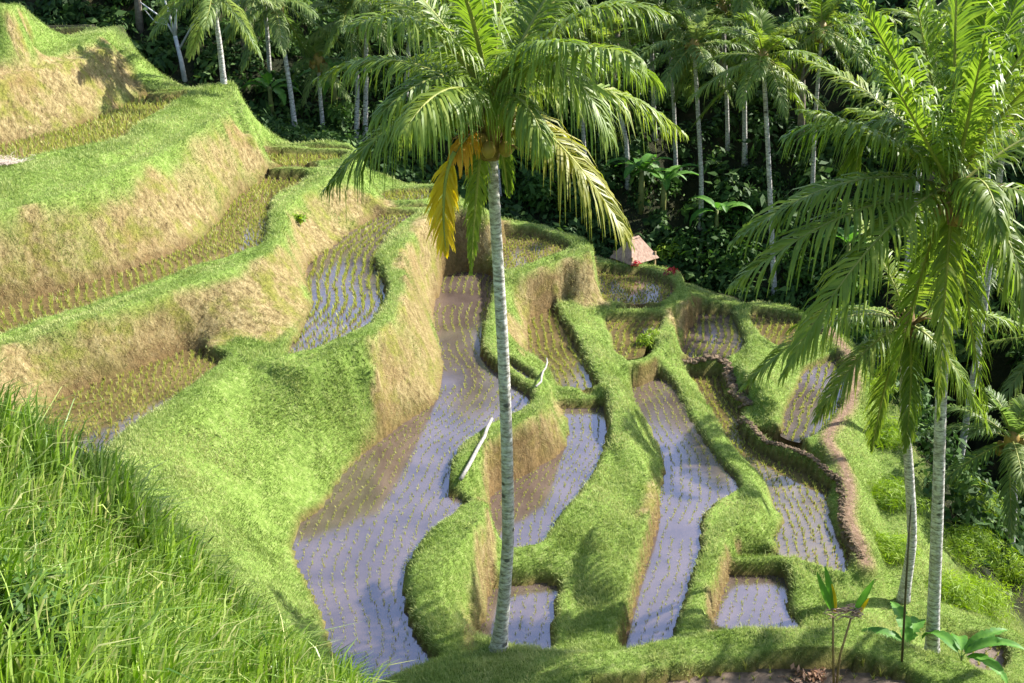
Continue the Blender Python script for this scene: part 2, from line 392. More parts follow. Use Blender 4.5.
# ------------------------------------------------------------------ traced terraces (pixel outlines laid on their own level)
#  name: (level, rows angle in degrees from +Y, material, label, outline)
PAD = {
 'P1': (0.0, 8, 'water', 'long winding flooded paddy beside the yellow-fronded palm, filling the lower left centre',
   [(446,272),(440,290),(432,310),(434,331),(440,350),(441,372),(436,401),(399,426),(361,456),(341,478),(323,507),(298,525),(293,551),(304,578),(318,610),(330,645),(340,690),(380,690),(395,676),(449,660),(423,637),(408,611),(403,578),(417,548),(435,530),(467,510),(449,484),(451,470),(458,452),(472,439),(486,428),(502,422),(527,408),(536,392),(530,377),(511,364),(488,353),(482,340),(487,325),(490,300),(492,275)]),
 'P2a': (-1.0, 0, 'water_brown', 'brown paddy of young rice below the shaded bank right of the tall palm trunk',
   [(544,304),(536,312),(526,328),(528,350),(546,363),(558,386),(566,391),(602,389),(586,365),(572,331),(559,302)]),
 'P2b': (-1.2, -14, 'water', 'narrow curving flooded paddy just right of the tall palm trunk',
   [(560,403),(603,401),(609,426),(601,456),(591,479),(572,504),(552,529),(540,546),(514,550),(494,540),(488,500),(513,479),(552,459),(566,445),(568,423)]),
 'P2c': (-1.55, 0, 'water', 'tiny flooded paddy at the foot of the tall palm trunk',
   [(490,590),(515,585),(556,585),(553,623),(546,660),(500,668),(470,645),(484,620)]),
 'P3a': (-1.3, 6, 'water_brown', 'square brown paddy with a bushy tuft at its lower corner',
   [(608,317),(661,312),(658,331),(644,345),(640,356),(620,358),(613,342)]),
 'P3b': (-2.0, 6, 'water', 'long flooded paddy winding down between two grassy banks right of centre',
   [(618,366),(647,362),(662,376),(676,390),(694,426),(719,462),(740,487),(719,501),(702,518),(700,551),(691,580),(664,652),(610,665),(622,615),(638,575),(647,529),(658,507),(664,473),(661,454),(650,429),(636,407),(630,387)]),
 'P4': (-2.1, 8, 'water', 'small rippled paddy held up by a low wall of earth clods',
   [(694,306),(728,306),(743,342),(732,358),(684,357),(678,334)]),
 'P5': (-2.5, 28, 'water_brown', 'long brown paddy bending along the low wall of clods and the dirt path',
   [(680,372),(722,366),(730,392),(748,400),(742,415),(760,434),(793,447),(818,466),(830,488),(825,504),(838,534),(850,560),(841,573),(781,553),(775,538),(784,524),(777,510),(764,483),(744,460),(728,440),(712,411),(696,386)]),
 'P6': (-2.25, 14, 'water', 'oval flooded paddy inside the bend of the dirt path',
   [(806,370),(838,358),(846,382),(837,411),(820,432),(806,442),(784,436),(784,415),(797,389)]),
 'P7': (-2.0, 30, 'water_brown', 'small brown paddy at the foot of the white palm trunk',
   [(750,309),(796,316),(824,333),(800,345),(776,349),(757,331)]),
 'P8': (-2.75, 0, 'water', 'small square flooded paddy near the bottom behind the grassy bank',
   [(736,563),(789,565),(787,608),(799,632),(740,640),(708,636),(714,615)]),
 'P9': (-1.05, 80, 'water_brown', 'rounded rice paddy below the thatched hut',
   [(596,270),(636,270),(664,275),(675,288),(660,303),(604,303)]),
 'P10': (0.4, 60, 'water_brown', 'rice paddy on the raised ledge behind the tall palm trunk',
   [(496,226),(536,231),(574,242),(562,253),(527,266),(506,274),(498,250)]),
 'P11': (2.2, 4, 'water', 'curving terrace paddy half lavender with sky above the green hillside',
   [(429,209),(390,212),(360,226),(332,248),(308,265),(305,284),(312,303),(303,328),(288,358),(336,343),(363,329),(375,319),(384,305),(386,287),(374,262),(387,237),(407,220)]),
 'P12': (3.5, -38, 'water_brown', 'long narrow terrace paddy running along the foot of the tan bank at left',
   [(-90,345),(-40,322),(0,309),(60,293),(122,273),(170,255),(200,240),(222,217),(236,198),(259,182),(274,172),(316,172),(296,187),(270,201),(266,242),(253,251),(215,264),(178,276),(111,301),(42,323),(0,337),(-50,356),(-90,370)]),
 'P13': (2.3, -42, 'water_brown', 'small muddy brown paddy between the tan bank and the green hill',
   [(40,420),(60,398),(100,382),(146,365),(191,350),(229,356),(176,400),(125,435),(90,465),(50,455)]),
 'P14': (5.75, -35, 'water_brown', 'high terrace paddy of dense young rice below the topmost bank at left',
   [(-60,170),(-60,158),(0,146),(67,130),(110,113),(145,96),(193,95),(168,108),(139,127),(122,141),(56,156),(0,169)]),
 'P18': (7.45, -35, 'water_brown', 'topmost small rice terrace at the upper left',
   [(-40,62),(5,51),(36,32),(90,32),(60,42),(28,50),(-40,68)]),
 'P19': (3.65, 80, 'water_brown', 'narrow rice terrace below the leaning white palm trunks',
   [(268,150),(347,151),(340,164),(272,166)]),
 'P20': (2.3, 80, 'water_brown', 'narrow rice terrace behind the curving lavender paddy',
   [(385,191),(432,188),(424,202),(388,203)]),
 'P16': (-3.3, 40, 'mud', 'small rice plot beside the banana plants at the lower right corner',
   [(955,628),(990,630),(1012,645),(1010,668),(975,672)]),
 'P17': (0.2, 85, 'mud', 'muddy plot under the offering stand at the bottom edge',
   [(640,676),(690,664),(760,656),(830,656),(880,668),(930,700),(940,760),(560,760),(590,695)]),
}
# bund crests and breaks of slope: (width m, [(px, py, z) ...])
CREST = [
 (0.42, [(508,272,.6),(497,297,.28),(490,322,.25),(488,347,.25),(512,370,.25),(536,386,.25),(543,402,.25),(528,418,.25),(503,430,.25),(478,447,.25),(461,466,.25),(458,484,.25)]),
 (0.8, [(475,508,.25),(455,532,.3),(435,556,.3),(425,580,.3),(430,608,.3),(446,633,.3),(472,652,.3),(500,657,.3),(535,664,.35),(580,664,.4)]),
 (0.55, [(560,298,-.7),(572,318,-.7),(586,340,-.7),(600,368,-.7),(612,388,-.7),(616,410,-.8),(622,440,-.9),(638,462,-1.05),(649,485,-1.15),(641,516,-1.25),(629,556,-1.3),(619,592,-1.3),(603,640,-1.3),(590,662,-.4)]),
 (0.45, [(560,396,-.92),(582,396,-.92),(605,394,-.92)]),
 (0.45, [(500,562,-1.12),(530,556,-1.12),(556,551,-1.12),(575,530,-1.05),(600,496,-1.05)]),
 (0.42, [(590,262,-.8),(620,264,-.75),(647,266,-.75),(675,278,-.8),(687,292,-.9),(682,302,-.95)]),
 (0.5, [(602,309,-.95),(640,309,-.95),(668,306,-.95),(682,301,-.97)]),
 (0.4, [(670,312,-1.08),(668,334,-1.12),(656,350,-1.15),(640,360,-1.2),(618,361,-1.15)]),
 (0.42, [(655,352,-1.25),(672,372,-1.75),(692,396,-1.85),(714,430,-1.85),(734,455,-1.85),(752,480,-1.85),(754,508,-1.85),(728,527,-1.75),(714,552,-1.8),(704,580,-1.8),(690,612,-1.8),(676,650,-1.4)]),
 (0.4, [(722,556,-2.3),(755,557,-2.38),(785,557,-2.35),(800,575,-2.4),(800,605,-2.5)]),
 (0.45, [(688,292,-1.1),(700,298,-1.6),(716,302,-1.7),(744,304,-1.7),(764,306,-1.7),(802,314,-1.75),(828,326,-1.8)]),
 (0.45, [(737,309,-1.85),(750,330,-1.85),(755,350,-1.8),(764,362,-1.7),(776,358,-1.8)]),
 (0.5, [(690,303,-1.35),(680,320,-1.7),(674,345,-1.85)]),
 (0.6, [(745,365,-1.7),(760,380,-1.6),(770,395,-1.7)]),
 # path (also painted as bare earth)
 (0.5, [(828,327,-1.8),(848,352,-1.9),(854,370,-1.95),(855,390,-1.95),(846,411,-2.0),(830,430,-2.0),(829,442,-2.0),(843,462,-2.0),(850,490,-2.1),(848,515,-2.15),(858,540,-2.2),(866,562,-2.2)]),
 (0.35, [(682,364,-2.1),(724,364,-2.1),(734,390,-2.15),(750,404,-2.15),(746,420,-2.15),(766,441,-2.15),(808,457,-2.1),(838,476,-2.1)]),
 # right slope falling away to the ravine
 (0.8, [(880,360,-2.6),(890,440,-2.9),(896,520,-3.1),(900,590,-3.1),(905,625,-3.1)]),
 (1.0, [(975,420,-6.5),(1000,520,-6.2),(1030,600,-5.8)]),
 (0.6, [(940,625,-3.0),(985,624,-3.0),(1020,640,-3.0),(1020,690,-2.9)]),
 # P10 ledge
 (0.5, [(505,276,.6),(527,270,.65),(560,259,.65),(588,248,.7),(570,237,.7),(536,226,.7),(498,221,.8)]),
 # left terraces
 (0.6, [(436,206,2.45),(424,217,2.45),(408,234,2.45),(393,256,2.45),(396,285,2.45),(392,306,2.45),(380,324,2.45),(365,336,2.45),(336,349,2.45),(300,362,2.45),(262,356,2.5),(236,350,2.55),(215,342,2.6)]),
 (0.5, [(440,205,2.5),(460,204,2.4),(482,208,2.2),(498,216,1.4)]),
 (0.4, [(345,174,3.5),(365,192,3.0),(386,207,2.45),(426,206,2.45)]),
 (0.4, [(380,187,2.5),(432,184,2.5),(448,195,2.5)]),
 (0.5, [(335,171,3.75),(300,190,3.75),(280,204,3.75),(276,240,3.75),(256,257,3.75),(215,271,3.75),(178,284,3.75),(111,308,3.75),(42,331,3.75),(0,345,3.75),(-50,364,3.75),(-95,380,3.8)]),
 (0.35, [(272,169,3.75),(315,169,3.85),(340,168,3.85),(352,156,3.9),(345,148,3.9),(262,147,3.9)]),
 (0.7, [(195,93,6.0),(170,112,6.0),(142,131,6.0),(126,143,6.0),(83,157,6.0),(28,171,6.0),(0,179,6.0),(-60,190,6.0)]),
 (0.5, [(196,93,6.0),(225,84,6.05),(236,100,5.8),(250,132,5.0)]),
 (0.6, [(-60,226,5.7),(0,210,5.7),(60,192,5.72),(130,163,5.75),(180,138,5.8),(222,112,5.8)]),
 (0.3, [(150,93,6.0),(198,89,6.0),(204,86,6.05)]),
 (0.6, [(105,30,7.7),(70,46,7.7),(28,54,7.7),(0,60,7.7),(-50,74,7.7)]),
 (0.4, [(105,30,7.7),(120,27,7.65),(128,55,7.0),(140,88,6.05)]),
 (0.4, [(-50,90,7.55),(0,76,7.55),(60,62,7.5),(108,46,7.45)]),
 (0.35, [(34,29,7.65),(92,27,7.7)]),
 (0.6, [(-60,6,9.4),(0,6,9.4),(15,6,9.1),(30,22,8.2)]),
 # P13 rim
 (0.5, [(232,362,2.5),(182,405,2.5),(130,442,2.5),(95,475,2.6)]),
 # front bund
 (0.8, [(330,720,.4),(385,695,.35),(420,680,.4),(470,671,.4),(540,670,.45),(600,664,.5),(640,657,.5),(700,648,.5),(770,641,.5),(840,641,.5),(900,652,.5),(950,668,.5),(1000,695,.5),(1040,730,.5)]),
 # foreground hump under the tall grass
 (1.0, [(-140,420,7.6),(-60,445,7.2),(0,470,6.8),(60,510,6.3),(120,560,5.5),(190,620,4.1),(260,670,2.9),(320,720,2.0)]),
 (1.0, [(-140,590,9.2),(0,650,8.4),(80,690,7.5),(160,740,6.2),(250,800,4.9),(330,850,4.0)]),
 # hill spur between the muddy paddy and the long paddy
 (0.5, [(262,372,2.3),(330,370,1.9),(368,372,1.75)]),
]
PATH_LINES = [CREST[14]]

def catmull(P, closed, step=4):
    P = np.asarray(P, float)
    n = len(P)
    out = []
    rngi = range(n if closed else n - 1)
    for i in rngi:
        if closed:
            p0, p1, p2, p3 = P[(i - 1) % n], P[i], P[(i + 1) % n], P[(i + 2) % n]
        else:
            p0, p1, p2, p3 = P[max(i - 1, 0)], P[i], P[i + 1], P[min(i + 2, n - 1)]
        for k in range(step):
            t = k / step
            c = 0.5 * ((2 * p1) + (-p0 + p2) * t + (2 * p0 - 5 * p1 + 4 * p2 - p3) * t * t + (-p0 + 3 * p1 - 3 * p2 + p3) * t ** 3)
            out.append(0.6 * c + 0.4 * (p1 + (p2 - p1) * t))
    if not closed:
        out.append(P[-1])
    return np.array(out)

def inside(px, py, poly):
    r = np.zeros(px.shape, bool)
    n = len(poly)
    j = n - 1
    for i in range(n):
        xi, yi = poly[i]; xj, yj = poly[j]
        if yi != yj:
            c = ((yi > py) != (yj > py)) & (px < (xj - xi) * (py - yi) / (yj - yi) + xi)
            r ^= c
        j = i
    return r

PW = {}
for k, v in PAD.items():
    w = [tuple(at_z(x, y, v[0]).xy) for x, y in v[4]]
    PW[k] = catmull(w, True, 4)
CW = []
for wd, pts in CREST:
    w = [tuple(at_z(*p)) for p in pts]
    CW.append((wd, catmull(w, False, 4)))

# ------------------------------------------------------------------ height field
def foot_s(x, y):
    """metres up the opposite hillside from its foot line"""
    return (y - 47 + 0.75 * np.maximum(0, x - 8) - 0.1 * np.minimum(0, x))

def z_base(x, y):
    left = 3.4 + np.maximum(0, -x - 9) * 0.62
    right = -2.6 - np.clip(x - 9, 0, 7) * 0.8
    mid = np.interp(x, [-9, 2, 9], [3.4, -1.4, -2.6])
    z = np.where(x < -9, left, np.where(x > 9, right, mid))
    z = z * np.clip(1.25 - np.abs(y - 30) / 60, 0.4, 1)
    near = 12.4 - 0.82 * y - 0.25 * np.maximum(0, x) + 0.1 * np.maximum(0, -x)
    near = np.minimum(near, 13 + 0.15 * np.abs(y))
    t = np.clip((y - 12) / 6, 0, 1)
    z = near * (1 - t) + z * t
    s = foot_s(x, y)
    t2 = np.clip((y - 42) / 8, 0, 1)
    low = np.minimum(z, np.interp(x, [-16, -8, 0, 8], [3.2, 2.2, -1.5, -4]))
    z = z * (1 - t2) + low * t2
    hill = -4.5 + 0.60 * s + np.interp(x, [-25, -5, 8], [6.5, 2.5, 0])
    hill = np.minimum(hill, 8.0 + np.interp(x, [-25, -5], [2.5, 0]) + 0.03 * np.maximum(0, s))
    return np.where(s > 0, np.maximum(z, hill), z)

GX0, GX1, GY0, GY1, DX = -21.0, 16.0, 4.0, 52.0, 0.11
gx = np.arange(GX0, GX1 + 1e-6, DX)
gy = np.arange(GY0, GY1 + 1e-6, DX)
X, Y = np.meshgrid(gx, gy)
NY, NX = X.shape
ZB = z_base(X, Y)
FIX = np.zeros((NY, NX), bool)
Z = ZB.copy()
PATHM = np.zeros((NY, NX), np.float32)
POND = np.zeros((NY, NX), bool)
for k, poly in PW.items():
    lo, hi = poly.min(0), poly.max(0)
    i0, i1 = np.searchsorted(gx, [lo[0], hi[0]]); j0, j1 = np.searchsorted(gy, [lo[1], hi[1]])
    if i1 <= i0 or j1 <= j0:
        continue
    s = (slice(j0, j1 + 1), slice(i0, i1 + 1))
    m = inside(X[s], Y[s], poly)
    Z[s][m] = PAD[k][0] - 0.07
    FIX[s] |= m
    POND[s] |= m
for ci, (wd, L) in enumerate(CW):
    for a, b in zip(L[:-1], L[1:]):
        lo = np.minimum(a, b)[:2] - wd; hi = np.maximum(a, b)[:2] + wd
        i0, i1 = np.searchsorted(gx, [lo[0], hi[0]]); j0, j1 = np.searchsorted(gy, [lo[1], hi[1]])
        if i1 <= i0 or j1 <= j0:
            continue
        s = (slice(j0, j1 + 1), slice(i0, i1 + 1))
        d = b[:2] - a[:2]
        L2 = max(d @ d, 1e-9)
        t = np.clip(((X[s] - a[0]) * d[0] + (Y[s] - a[1]) * d[1]) / L2, 0, 1)
        dist = np.hypot(X[s] - a[0] - t * d[0], Y[s] - a[1] - t * d[1])
        m = dist < wd / 2
        zz = a[2] + t * (b[2] - a[2])
        new = m & (~FIX[s] | POND[s] | (zz > Z[s]))
        Z[s][new] = zz[new]
        FIX[s] |= m
        POND[s] &= ~m
        if ci == 14:
            PATHM[s] = np.maximum(PATHM[s], np.clip(1.15 - dist / (wd * 0.55), 0, 1))
far = (foot_s(X, Y) > 1.0) & ~FIX
FIX |= far
bd = np.zeros_like(FIX); bd[0] = bd[-1] = True; bd[:, 0] = bd[:, -1] = True
FIX |= bd & ~FIX

def relax(Z, FIX, it):
    for _ in range(it):
        A = Z.copy()
        A[1:-1, 1:-1] = 0.25 * (Z[:-2, 1:-1] + Z[2:, 1:-1] + Z[1:-1, :-2] + Z[1:-1, 2:])
        Z = np.where(FIX, Z, A)
    return Z

levels = [(Z, FIX)]
for _ in range(5):
    z, f = levels[-1]
    h, w = (z.shape[0] + 1) // 2, (z.shape[1] + 1) // 2
    zp = np.pad(z, ((0, h * 2 - z.shape[0]), (0, w * 2 - z.shape[1])), mode='edge')
    fp = np.pad(f, ((0, h * 2 - z.shape[0]), (0, w * 2 - z.shape[1])), mode='edge')
    zr = zp.reshape(h, 2, w, 2).transpose(0, 2, 1, 3).reshape(h, w, 4)
    fr = fp.reshape(h, 2, w, 2).transpose(0, 2, 1, 3).reshape(h, w, 4)
    c = fr.sum(-1)
    zc = np.where(c > 0, (zr * fr).sum(-1) / np.maximum(c, 1), zr.mean(-1))
    levels.append((zc, c > 0))
cur = None
for z, f in reversed(levels):
    if cur is None:
        g = z.copy()
    else:
        g = np.repeat(np.repeat(cur, 2, 0), 2, 1)[:z.shape[0], :z.shape[1]]
        g = np.where(f, z, g)
    cur = relax(g, f, 220 if z.shape[0] < 300 else 120)
Z = cur

def vnoise(x, y, s, seed):
    """smooth value noise"""
    r = np.random.default_rng(seed)
    T = r.random((256, 256))
    x = x / s + 37.3; y = y / s + 11.7
    xi = np.floor(x).astype(int); yi = np.floor(y).astype(int)
    fx = x - xi; fy = y - yi
    fx = fx * fx * (3 - 2 * fx); fy = fy * fy * (3 - 2 * fy)
    a = T[yi % 256, xi % 256]; b = T[yi % 256, (xi + 1) % 256]
    c = T[(yi + 1) % 256, xi % 256]; d = T[(yi + 1) % 256, (xi + 1) % 256]
    return a + (b - a) * fx + (c - a) * fy + (a - b - c + d) * fx * fy

pond_z = np.full((NY, NX), -99.0)
for k, poly in PW.items():
    lo, hi = poly.min(0) - .5, poly.max(0) + .5
    i0, i1 = np.searchsorted(gx, [lo[0], hi[0]]); j0, j1 = np.searchsorted(gy, [lo[1], hi[1]])
    if i1 <= i0 or j1 <= j0:
        continue
    s = (slice(j0, j1 + 1), slice(i0, i1 + 1))
    m = inside(X[s], Y[s], poly) & POND[s]
    for ring in range(5):       # every paddy keeps a rim that holds its water
        m2 = m.copy()
        m2[1:] |= m[:-1]; m2[:-1] |= m[1:]; m2[:, 1:] |= m[:, :-1]; m2[:, :-1] |= m[:, 1:]
        new = m2 & ~m & ~POND[s]
        Z[s][new] = np.maximum(Z[s][new], PAD[k][0] + (.13, .19, .18, .10, -.04)[ring])
        m = m2
for _ in range(1):      # round the breaks of slope
    A = Z.copy()
    A[1:-1, 1:-1] = 0.5 * Z[1:-1, 1:-1] + 0.125 * (Z[:-2, 1:-1] + Z[2:, 1:-1] + Z[1:-1, :-2] + Z[1:-1, 2:])
    Z = np.where(POND, Z, A)
SY, SX = np.gradient(Z, DX)
SLOPE = np.hypot(SX, SY)
land = (~POND).astype(float)
for _ in range(3):
    land[1:-1, 1:-1] = np.minimum(land[1:-1, 1:-1], 0.25 * (land[:-2, 1:-1] + land[2:, 1:-1] + land[1:-1, :-2] + land[1:-1, 2:]))
lump = (vnoise(X, Y, 2.1, 9) - .5) * 0.22 + (vnoise(X, Y, 1.1, 1) - .5) * 0.22 + (vnoise(X, Y, 0.45, 2) - .5) * 0.12 + (vnoise(X, Y, 0.2, 3) - .5) * 0.05
Z = Z + lump * land * (0.45 + np.clip(SLOPE - 0.5, 0, 1.6) * 0.75) * (1 - PATHM * .7)

# ground cover weights
n_a = vnoise(X, Y, 1.4, 4) * .6 + vnoise(X, Y, 0.5, 5) * .4
GRASS = np.clip((1.45 - SLOPE + (n_a - .5) * 1.3) / 0.5, 0, 1)
# the right hand ridges stay green even where steep, the left banks are dry
GREENER = np.clip((X - 2.0) / 2.0, 0, 1) * 0.8 + np.clip((24 - Y) / 3, 0, 1) * 0.4
TAN = [
 [(-60,240),(0,225),(61,203),(103,200),(133,186),(165,176),(185,152),(197,141),(222,130),(250,138),(275,170),(236,200),(222,219),(200,243),(122,278),(0,314),(-60,335)],
 [(-40,70),(0,62),(50,50),(83,45),(108,44),(128,66),(145,97),(67,133),(0,154),(-40,160)],
 [(-60,374),(0,352),(60,336),(120,314),(180,292),(215,278),(255,263),(286,240),(296,208),(330,184),(375,200),(430,208),(390,215),(338,248),(314,264),(312,285),(318,303),(302,330),(265,348),(235,338),(200,352),(146,370),(60,402),(-20,430)],
 [(408,235),(399,256),(402,285),(397,315),(376,340),(366,348),(374,370),(386,420),(360,458),(399,430),(441,404),(445,372),(438,331),(445,290),(490,265),(505,226),(440,208),(426,214)],
 [(512,284),(527,277),(590,253),(602,303),(560,302),(545,308),(532,352),(515,342)],
 [(508,436),(540,420),(552,402),(566,405),(570,445),(552,462),(512,484),(496,520),(488,500),(494,450)],
 [(470,588),(486,572),(492,600),(474,646),(462,640)],
 [(676,308),(692,310),(684,352),(676,345)],
 [(704,600),(722,570),(737,566),(715,632),(704,632)],
 [(648,490),(661,470),(660,510),(646,532),(640,528)],
]
PX_, PY_, _d = to_px(X, Y, Z)
PXn = PX_ + (vnoise(X, Y, .7, 61) - .5) * 26; PYn = PY_ + (vnoise(X, Y, .7, 62) - .5) * 22
tan = np.zeros_like(X)
for pl in TAN:
    tan = np.maximum(tan, inside(PXn, PYn, pl).astype(float))
for _ in range(2):
    tan[1:-1, 1:-1] = .5 * tan[1:-1, 1:-1] + .125 * (tan[:-2, 1:-1] + tan[2:, 1:-1] + tan[1:-1, :-2] + tan[1:-1, 2:])
GRASS = np.clip(np.clip((5.0 - SLOPE + (n_a - .5)) / .7, 0, 1) - tan * np.clip(1.85 - n_a * 1.35, 0, 1), 0, 1)
GRASS = np.clip(GRASS + 0 * GREENER * np.clip((2.4 - SLOPE) / .6, 0, 1), 0, 1)
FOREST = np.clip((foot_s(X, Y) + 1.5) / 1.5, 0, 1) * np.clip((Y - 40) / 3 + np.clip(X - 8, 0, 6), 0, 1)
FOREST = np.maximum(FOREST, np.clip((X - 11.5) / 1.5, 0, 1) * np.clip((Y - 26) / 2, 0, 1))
MUD = np.clip(1.25 - land * 1.5, 0, 1) * 0.95
GRASS = GRASS * (1 - PATHM)

# one sheet: fine middle, coarse surroundings out to the horizon
def spread(a, d0, end, grow=1.25):
    out = []; d = d0; p = a
    while abs(p - a) < abs(end - a):
        p += math.copysign(d, end - a); out.append(p); d *= grow
    return np.array(out)
xs = np.concatenate([spread(GX0, .2, -260)[::-1], gx, spread(GX1, .2, 260)])
ys = np.concatenate([spread(GY0, .2, -160)[::-1], gy, spread(GY1, .2, 420)])
xo = len(spread(GX0, .2, -260)); yo = len(spread(GY0, .2, -160))
XX, YY = np.meshgrid(xs, ys)
ZZ = z_base(XX, YY)
ZZ += (vnoise(XX, YY, 3.5, 8) - .5) * 0.9 * np.clip((foot_s(XX, YY) - 2) / 4, 0, 1)
def put(base, fine):
    o = base.copy(); o[yo:yo + NY, xo:xo + NX] = fine; return o
far_bump = (vnoise(X, Y, 3.5, 8) - .5) * 0.9 * np.clip((foot_s(X, Y) - 2) / 4, 0, 1)
ZZ = put(ZZ, Z + far_bump)
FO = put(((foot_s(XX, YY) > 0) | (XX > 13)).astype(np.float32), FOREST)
GG = put(np.ones_like(XX), GRASS)
MU = put(np.zeros_like(XX), MUD)
PA = put(np.zeros_like(XX), PATHM)
TH_, TW_ = XX.shape
V = np.stack([XX.ravel(), YY.ravel(), ZZ.ravel()], 1)
idx = np.arange(TH_ * TW_).reshape(TH_, TW_)
Q = np.stack([idx[:-1, :-1].ravel(), idx[:-1, 1:].ravel(), idx[1:, 1:].ravel(), idx[1:, :-1].ravel()], 1)
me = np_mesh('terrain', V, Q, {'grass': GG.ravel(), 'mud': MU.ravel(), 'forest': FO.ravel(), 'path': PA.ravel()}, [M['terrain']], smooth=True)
tag(link('terrain', me), 'terraced hillside of grassy bunds and tan earth banks falling to a ravine', 'terrain', kind='structure')

def zat(x, y):
    """height of the ground"""
    x = np.asarray(x, float); y = np.asarray(y, float)
    ix = np.clip(np.searchsorted(xs, x) - 1, 0, TW_ - 2); iy = np.clip(np.searchsorted(ys, y) - 1, 0, TH_ - 2)
    fx = np.clip((x - xs[ix]) / (xs[ix + 1] - xs[ix]), 0, 1); fy = np.clip((y - ys[iy]) / (ys[iy + 1] - ys[iy]), 0, 1)
    return (ZZ[iy, ix] * (1 - fx) + ZZ[iy, ix + 1] * fx) * (1 - fy) + (ZZ[iy + 1, ix] * (1 - fx) + ZZ[iy + 1, ix + 1] * fx) * fy

def on_ground(px, py, z0=0.0):
    """where the line of sight through a pixel first meets the ground"""
    dx, dy, dz = ray(px, py)
    t = np.arange(4, 140, 0.05)
    g = zat(dx * t, dy * t)
    hit = np.nonzero(CAMZ + dz * t < g)[0]
    t = t[hit[0]] if len(hit) else 60
    return Vector((dx * t, dy * t, float(zat(dx * t, dy * t))))

# ------------------------------------------------------------------ paddies
for k, poly in PW.items():
    z = PAD[k][0]
    c = poly.mean(0)
    # let the sheet run a little way under the bank
    d = poly - np.roll(poly, 1, 0); d2 = np.roll(poly, -1, 0) - poly
    t = d + d2
    nrm = np.stack([t[:, 1], -t[:, 0]], 1); nrm /= np.maximum(np.linalg.norm(nrm, axis=1, keepdims=True), 1e-6)
    area = 0.5 * np.sum(poly[:, 0] * np.roll(poly[:, 1], -1) - np.roll(poly[:, 0], -1) * poly[:, 1])
    if area < 0: nrm = -nrm
    P2 = poly + nrm * 0.10
    me = bpy.data.meshes.new('paddy_water')
    import mathutils
    tri = mathutils.geometry.tessellate_polygon([[Vector((p[0], p[1], 0)) for p in P2]])
    me.from_pydata([(p[0], p[1], z) for p in P2], [], [tuple(t) for t in tri])
    me.update()
    if len(me.polygons) and me.polygons[0].normal.z < 0:
        me.flip_normals()
    me.materials.append(M[PAD[k][2]])
    tag(link('paddy_water', me), PAD[k][3], 'paddy', kind='structure')

# ------------------------------------------------------------------ blades of every sort, grown as arrays
def blades(pos, height, width, lean, rnd, curl=0.4, nrm=None, seg=2):
    """pos (n,3); height, width, rnd (n,); lean (n,2) sideways reach as a share of the height"""
    n = len(pos)
    a = rng.random(n) * math.pi
    wx, wy = np.cos(a) * width / 2, np.sin(a) * width / 2
    up = np.tile([0, 0, 1.0], (n, 1)) if nrm is None else nrm
    L = np.concatenate([lean, np.zeros((n, 1))], 1)
    rows = []
    W = np.stack([wx, wy, np.zeros(n)], 1)
    fr = [0, .5, 1] if seg == 2 else [0, .35, .7, 1]
    wid = [1, .75, 0] if seg == 2 else [.8, 1, .65, 0]
    for s, q in zip(fr, wid):
        c = pos + up * (height * s * (1 - curl * .35 * s * s))[:, None] + L * (height * (s ** 1.8))[:, None]
        c[:, 2] -= height * curl * np.hypot(lean[:, 0], lean[:, 1]) * s ** 3 * .6
        if q > 0:
            rows += [c - W * q, c + W * q]
        else:
            rows += [c]
    V = np.stack(rows, 1)
    k = V.shape[1]
    T = [(0, 1, 3), (0, 3, 2), (2, 3, 4)] if seg == 2 else [(0, 1, 3), (0, 3, 2), (2, 3, 5), (2, 5, 4), (4, 5, 6)]
    T = (np.arange(n)[:, None, None] * k + np.array(T)[None]).reshape(-1, 3)
    return V.reshape(-1, 3), T, np.repeat(rnd, k)

def in_view(x, y, z, pad=40):
    px, py, d = to_px(x, y, z)
    return (px > -pad) & (px < 1024 + pad) & (py > -pad) & (py < 683 + pad * 1.5) & (d > 1)

def field(A, x, y):
    ix = np.clip(((x - GX0) / DX).astype(int), 0, NX - 1); iy = np.clip(((y - GY0) / DX).astype(int), 0, NY - 1)
    return A[iy, ix]

ngx, ngy = -SX, -SY
def ground_normal(x, y):
    a, b = field(ngx, x, y), field(ngy, x, y)
    v = np.stack([a, b, np.ones_like(a)], 1)
    return v / np.linalg.norm(v, axis=1, keepdims=True)

def scatter(n, weight, power=1.6):
    """n points on the fine ground, weighted by a cover field and thinned with distance"""
    dep = (Y * CT - (Z - CAMZ) * ST)
    pw = weight * np.sqrt(1 + np.clip(SLOPE, 0, 2.5) ** 2) / np.clip(dep, 8, 60) ** power
    px, py, d = to_px(X, Y, Z)
    pw = pw * ((px > -40) & (px < 1064) & (py > -40) & (py < 740))
    c = np.cumsum(pw.ravel()); tot = c[-1]
    i = np.searchsorted(c, rng.random(n) * tot)
    x = X.ravel()[i] + (rng.random(n) - .5) * DX; y = Y.ravel()[i] + (rng.random(n) - .5) * DX
    return x, y, zat(x, y)

TALLM = np.clip((field(GRASS, X, Y)), 0, 1)
# foreground hump belongs to the tall grass
def in_tall(x, y, z):
    px, py, d = to_px(x, y, z)
    edge = np.interp(px, [-80, 0, 60, 130, 190, 250, 300, 345, 380], [410, 455, 500, 545, 585, 625, 668, 700, 760])
    return (py > edge) & (d < 20.5) & (px < 380)
TM = in_tall(X, Y, Z)

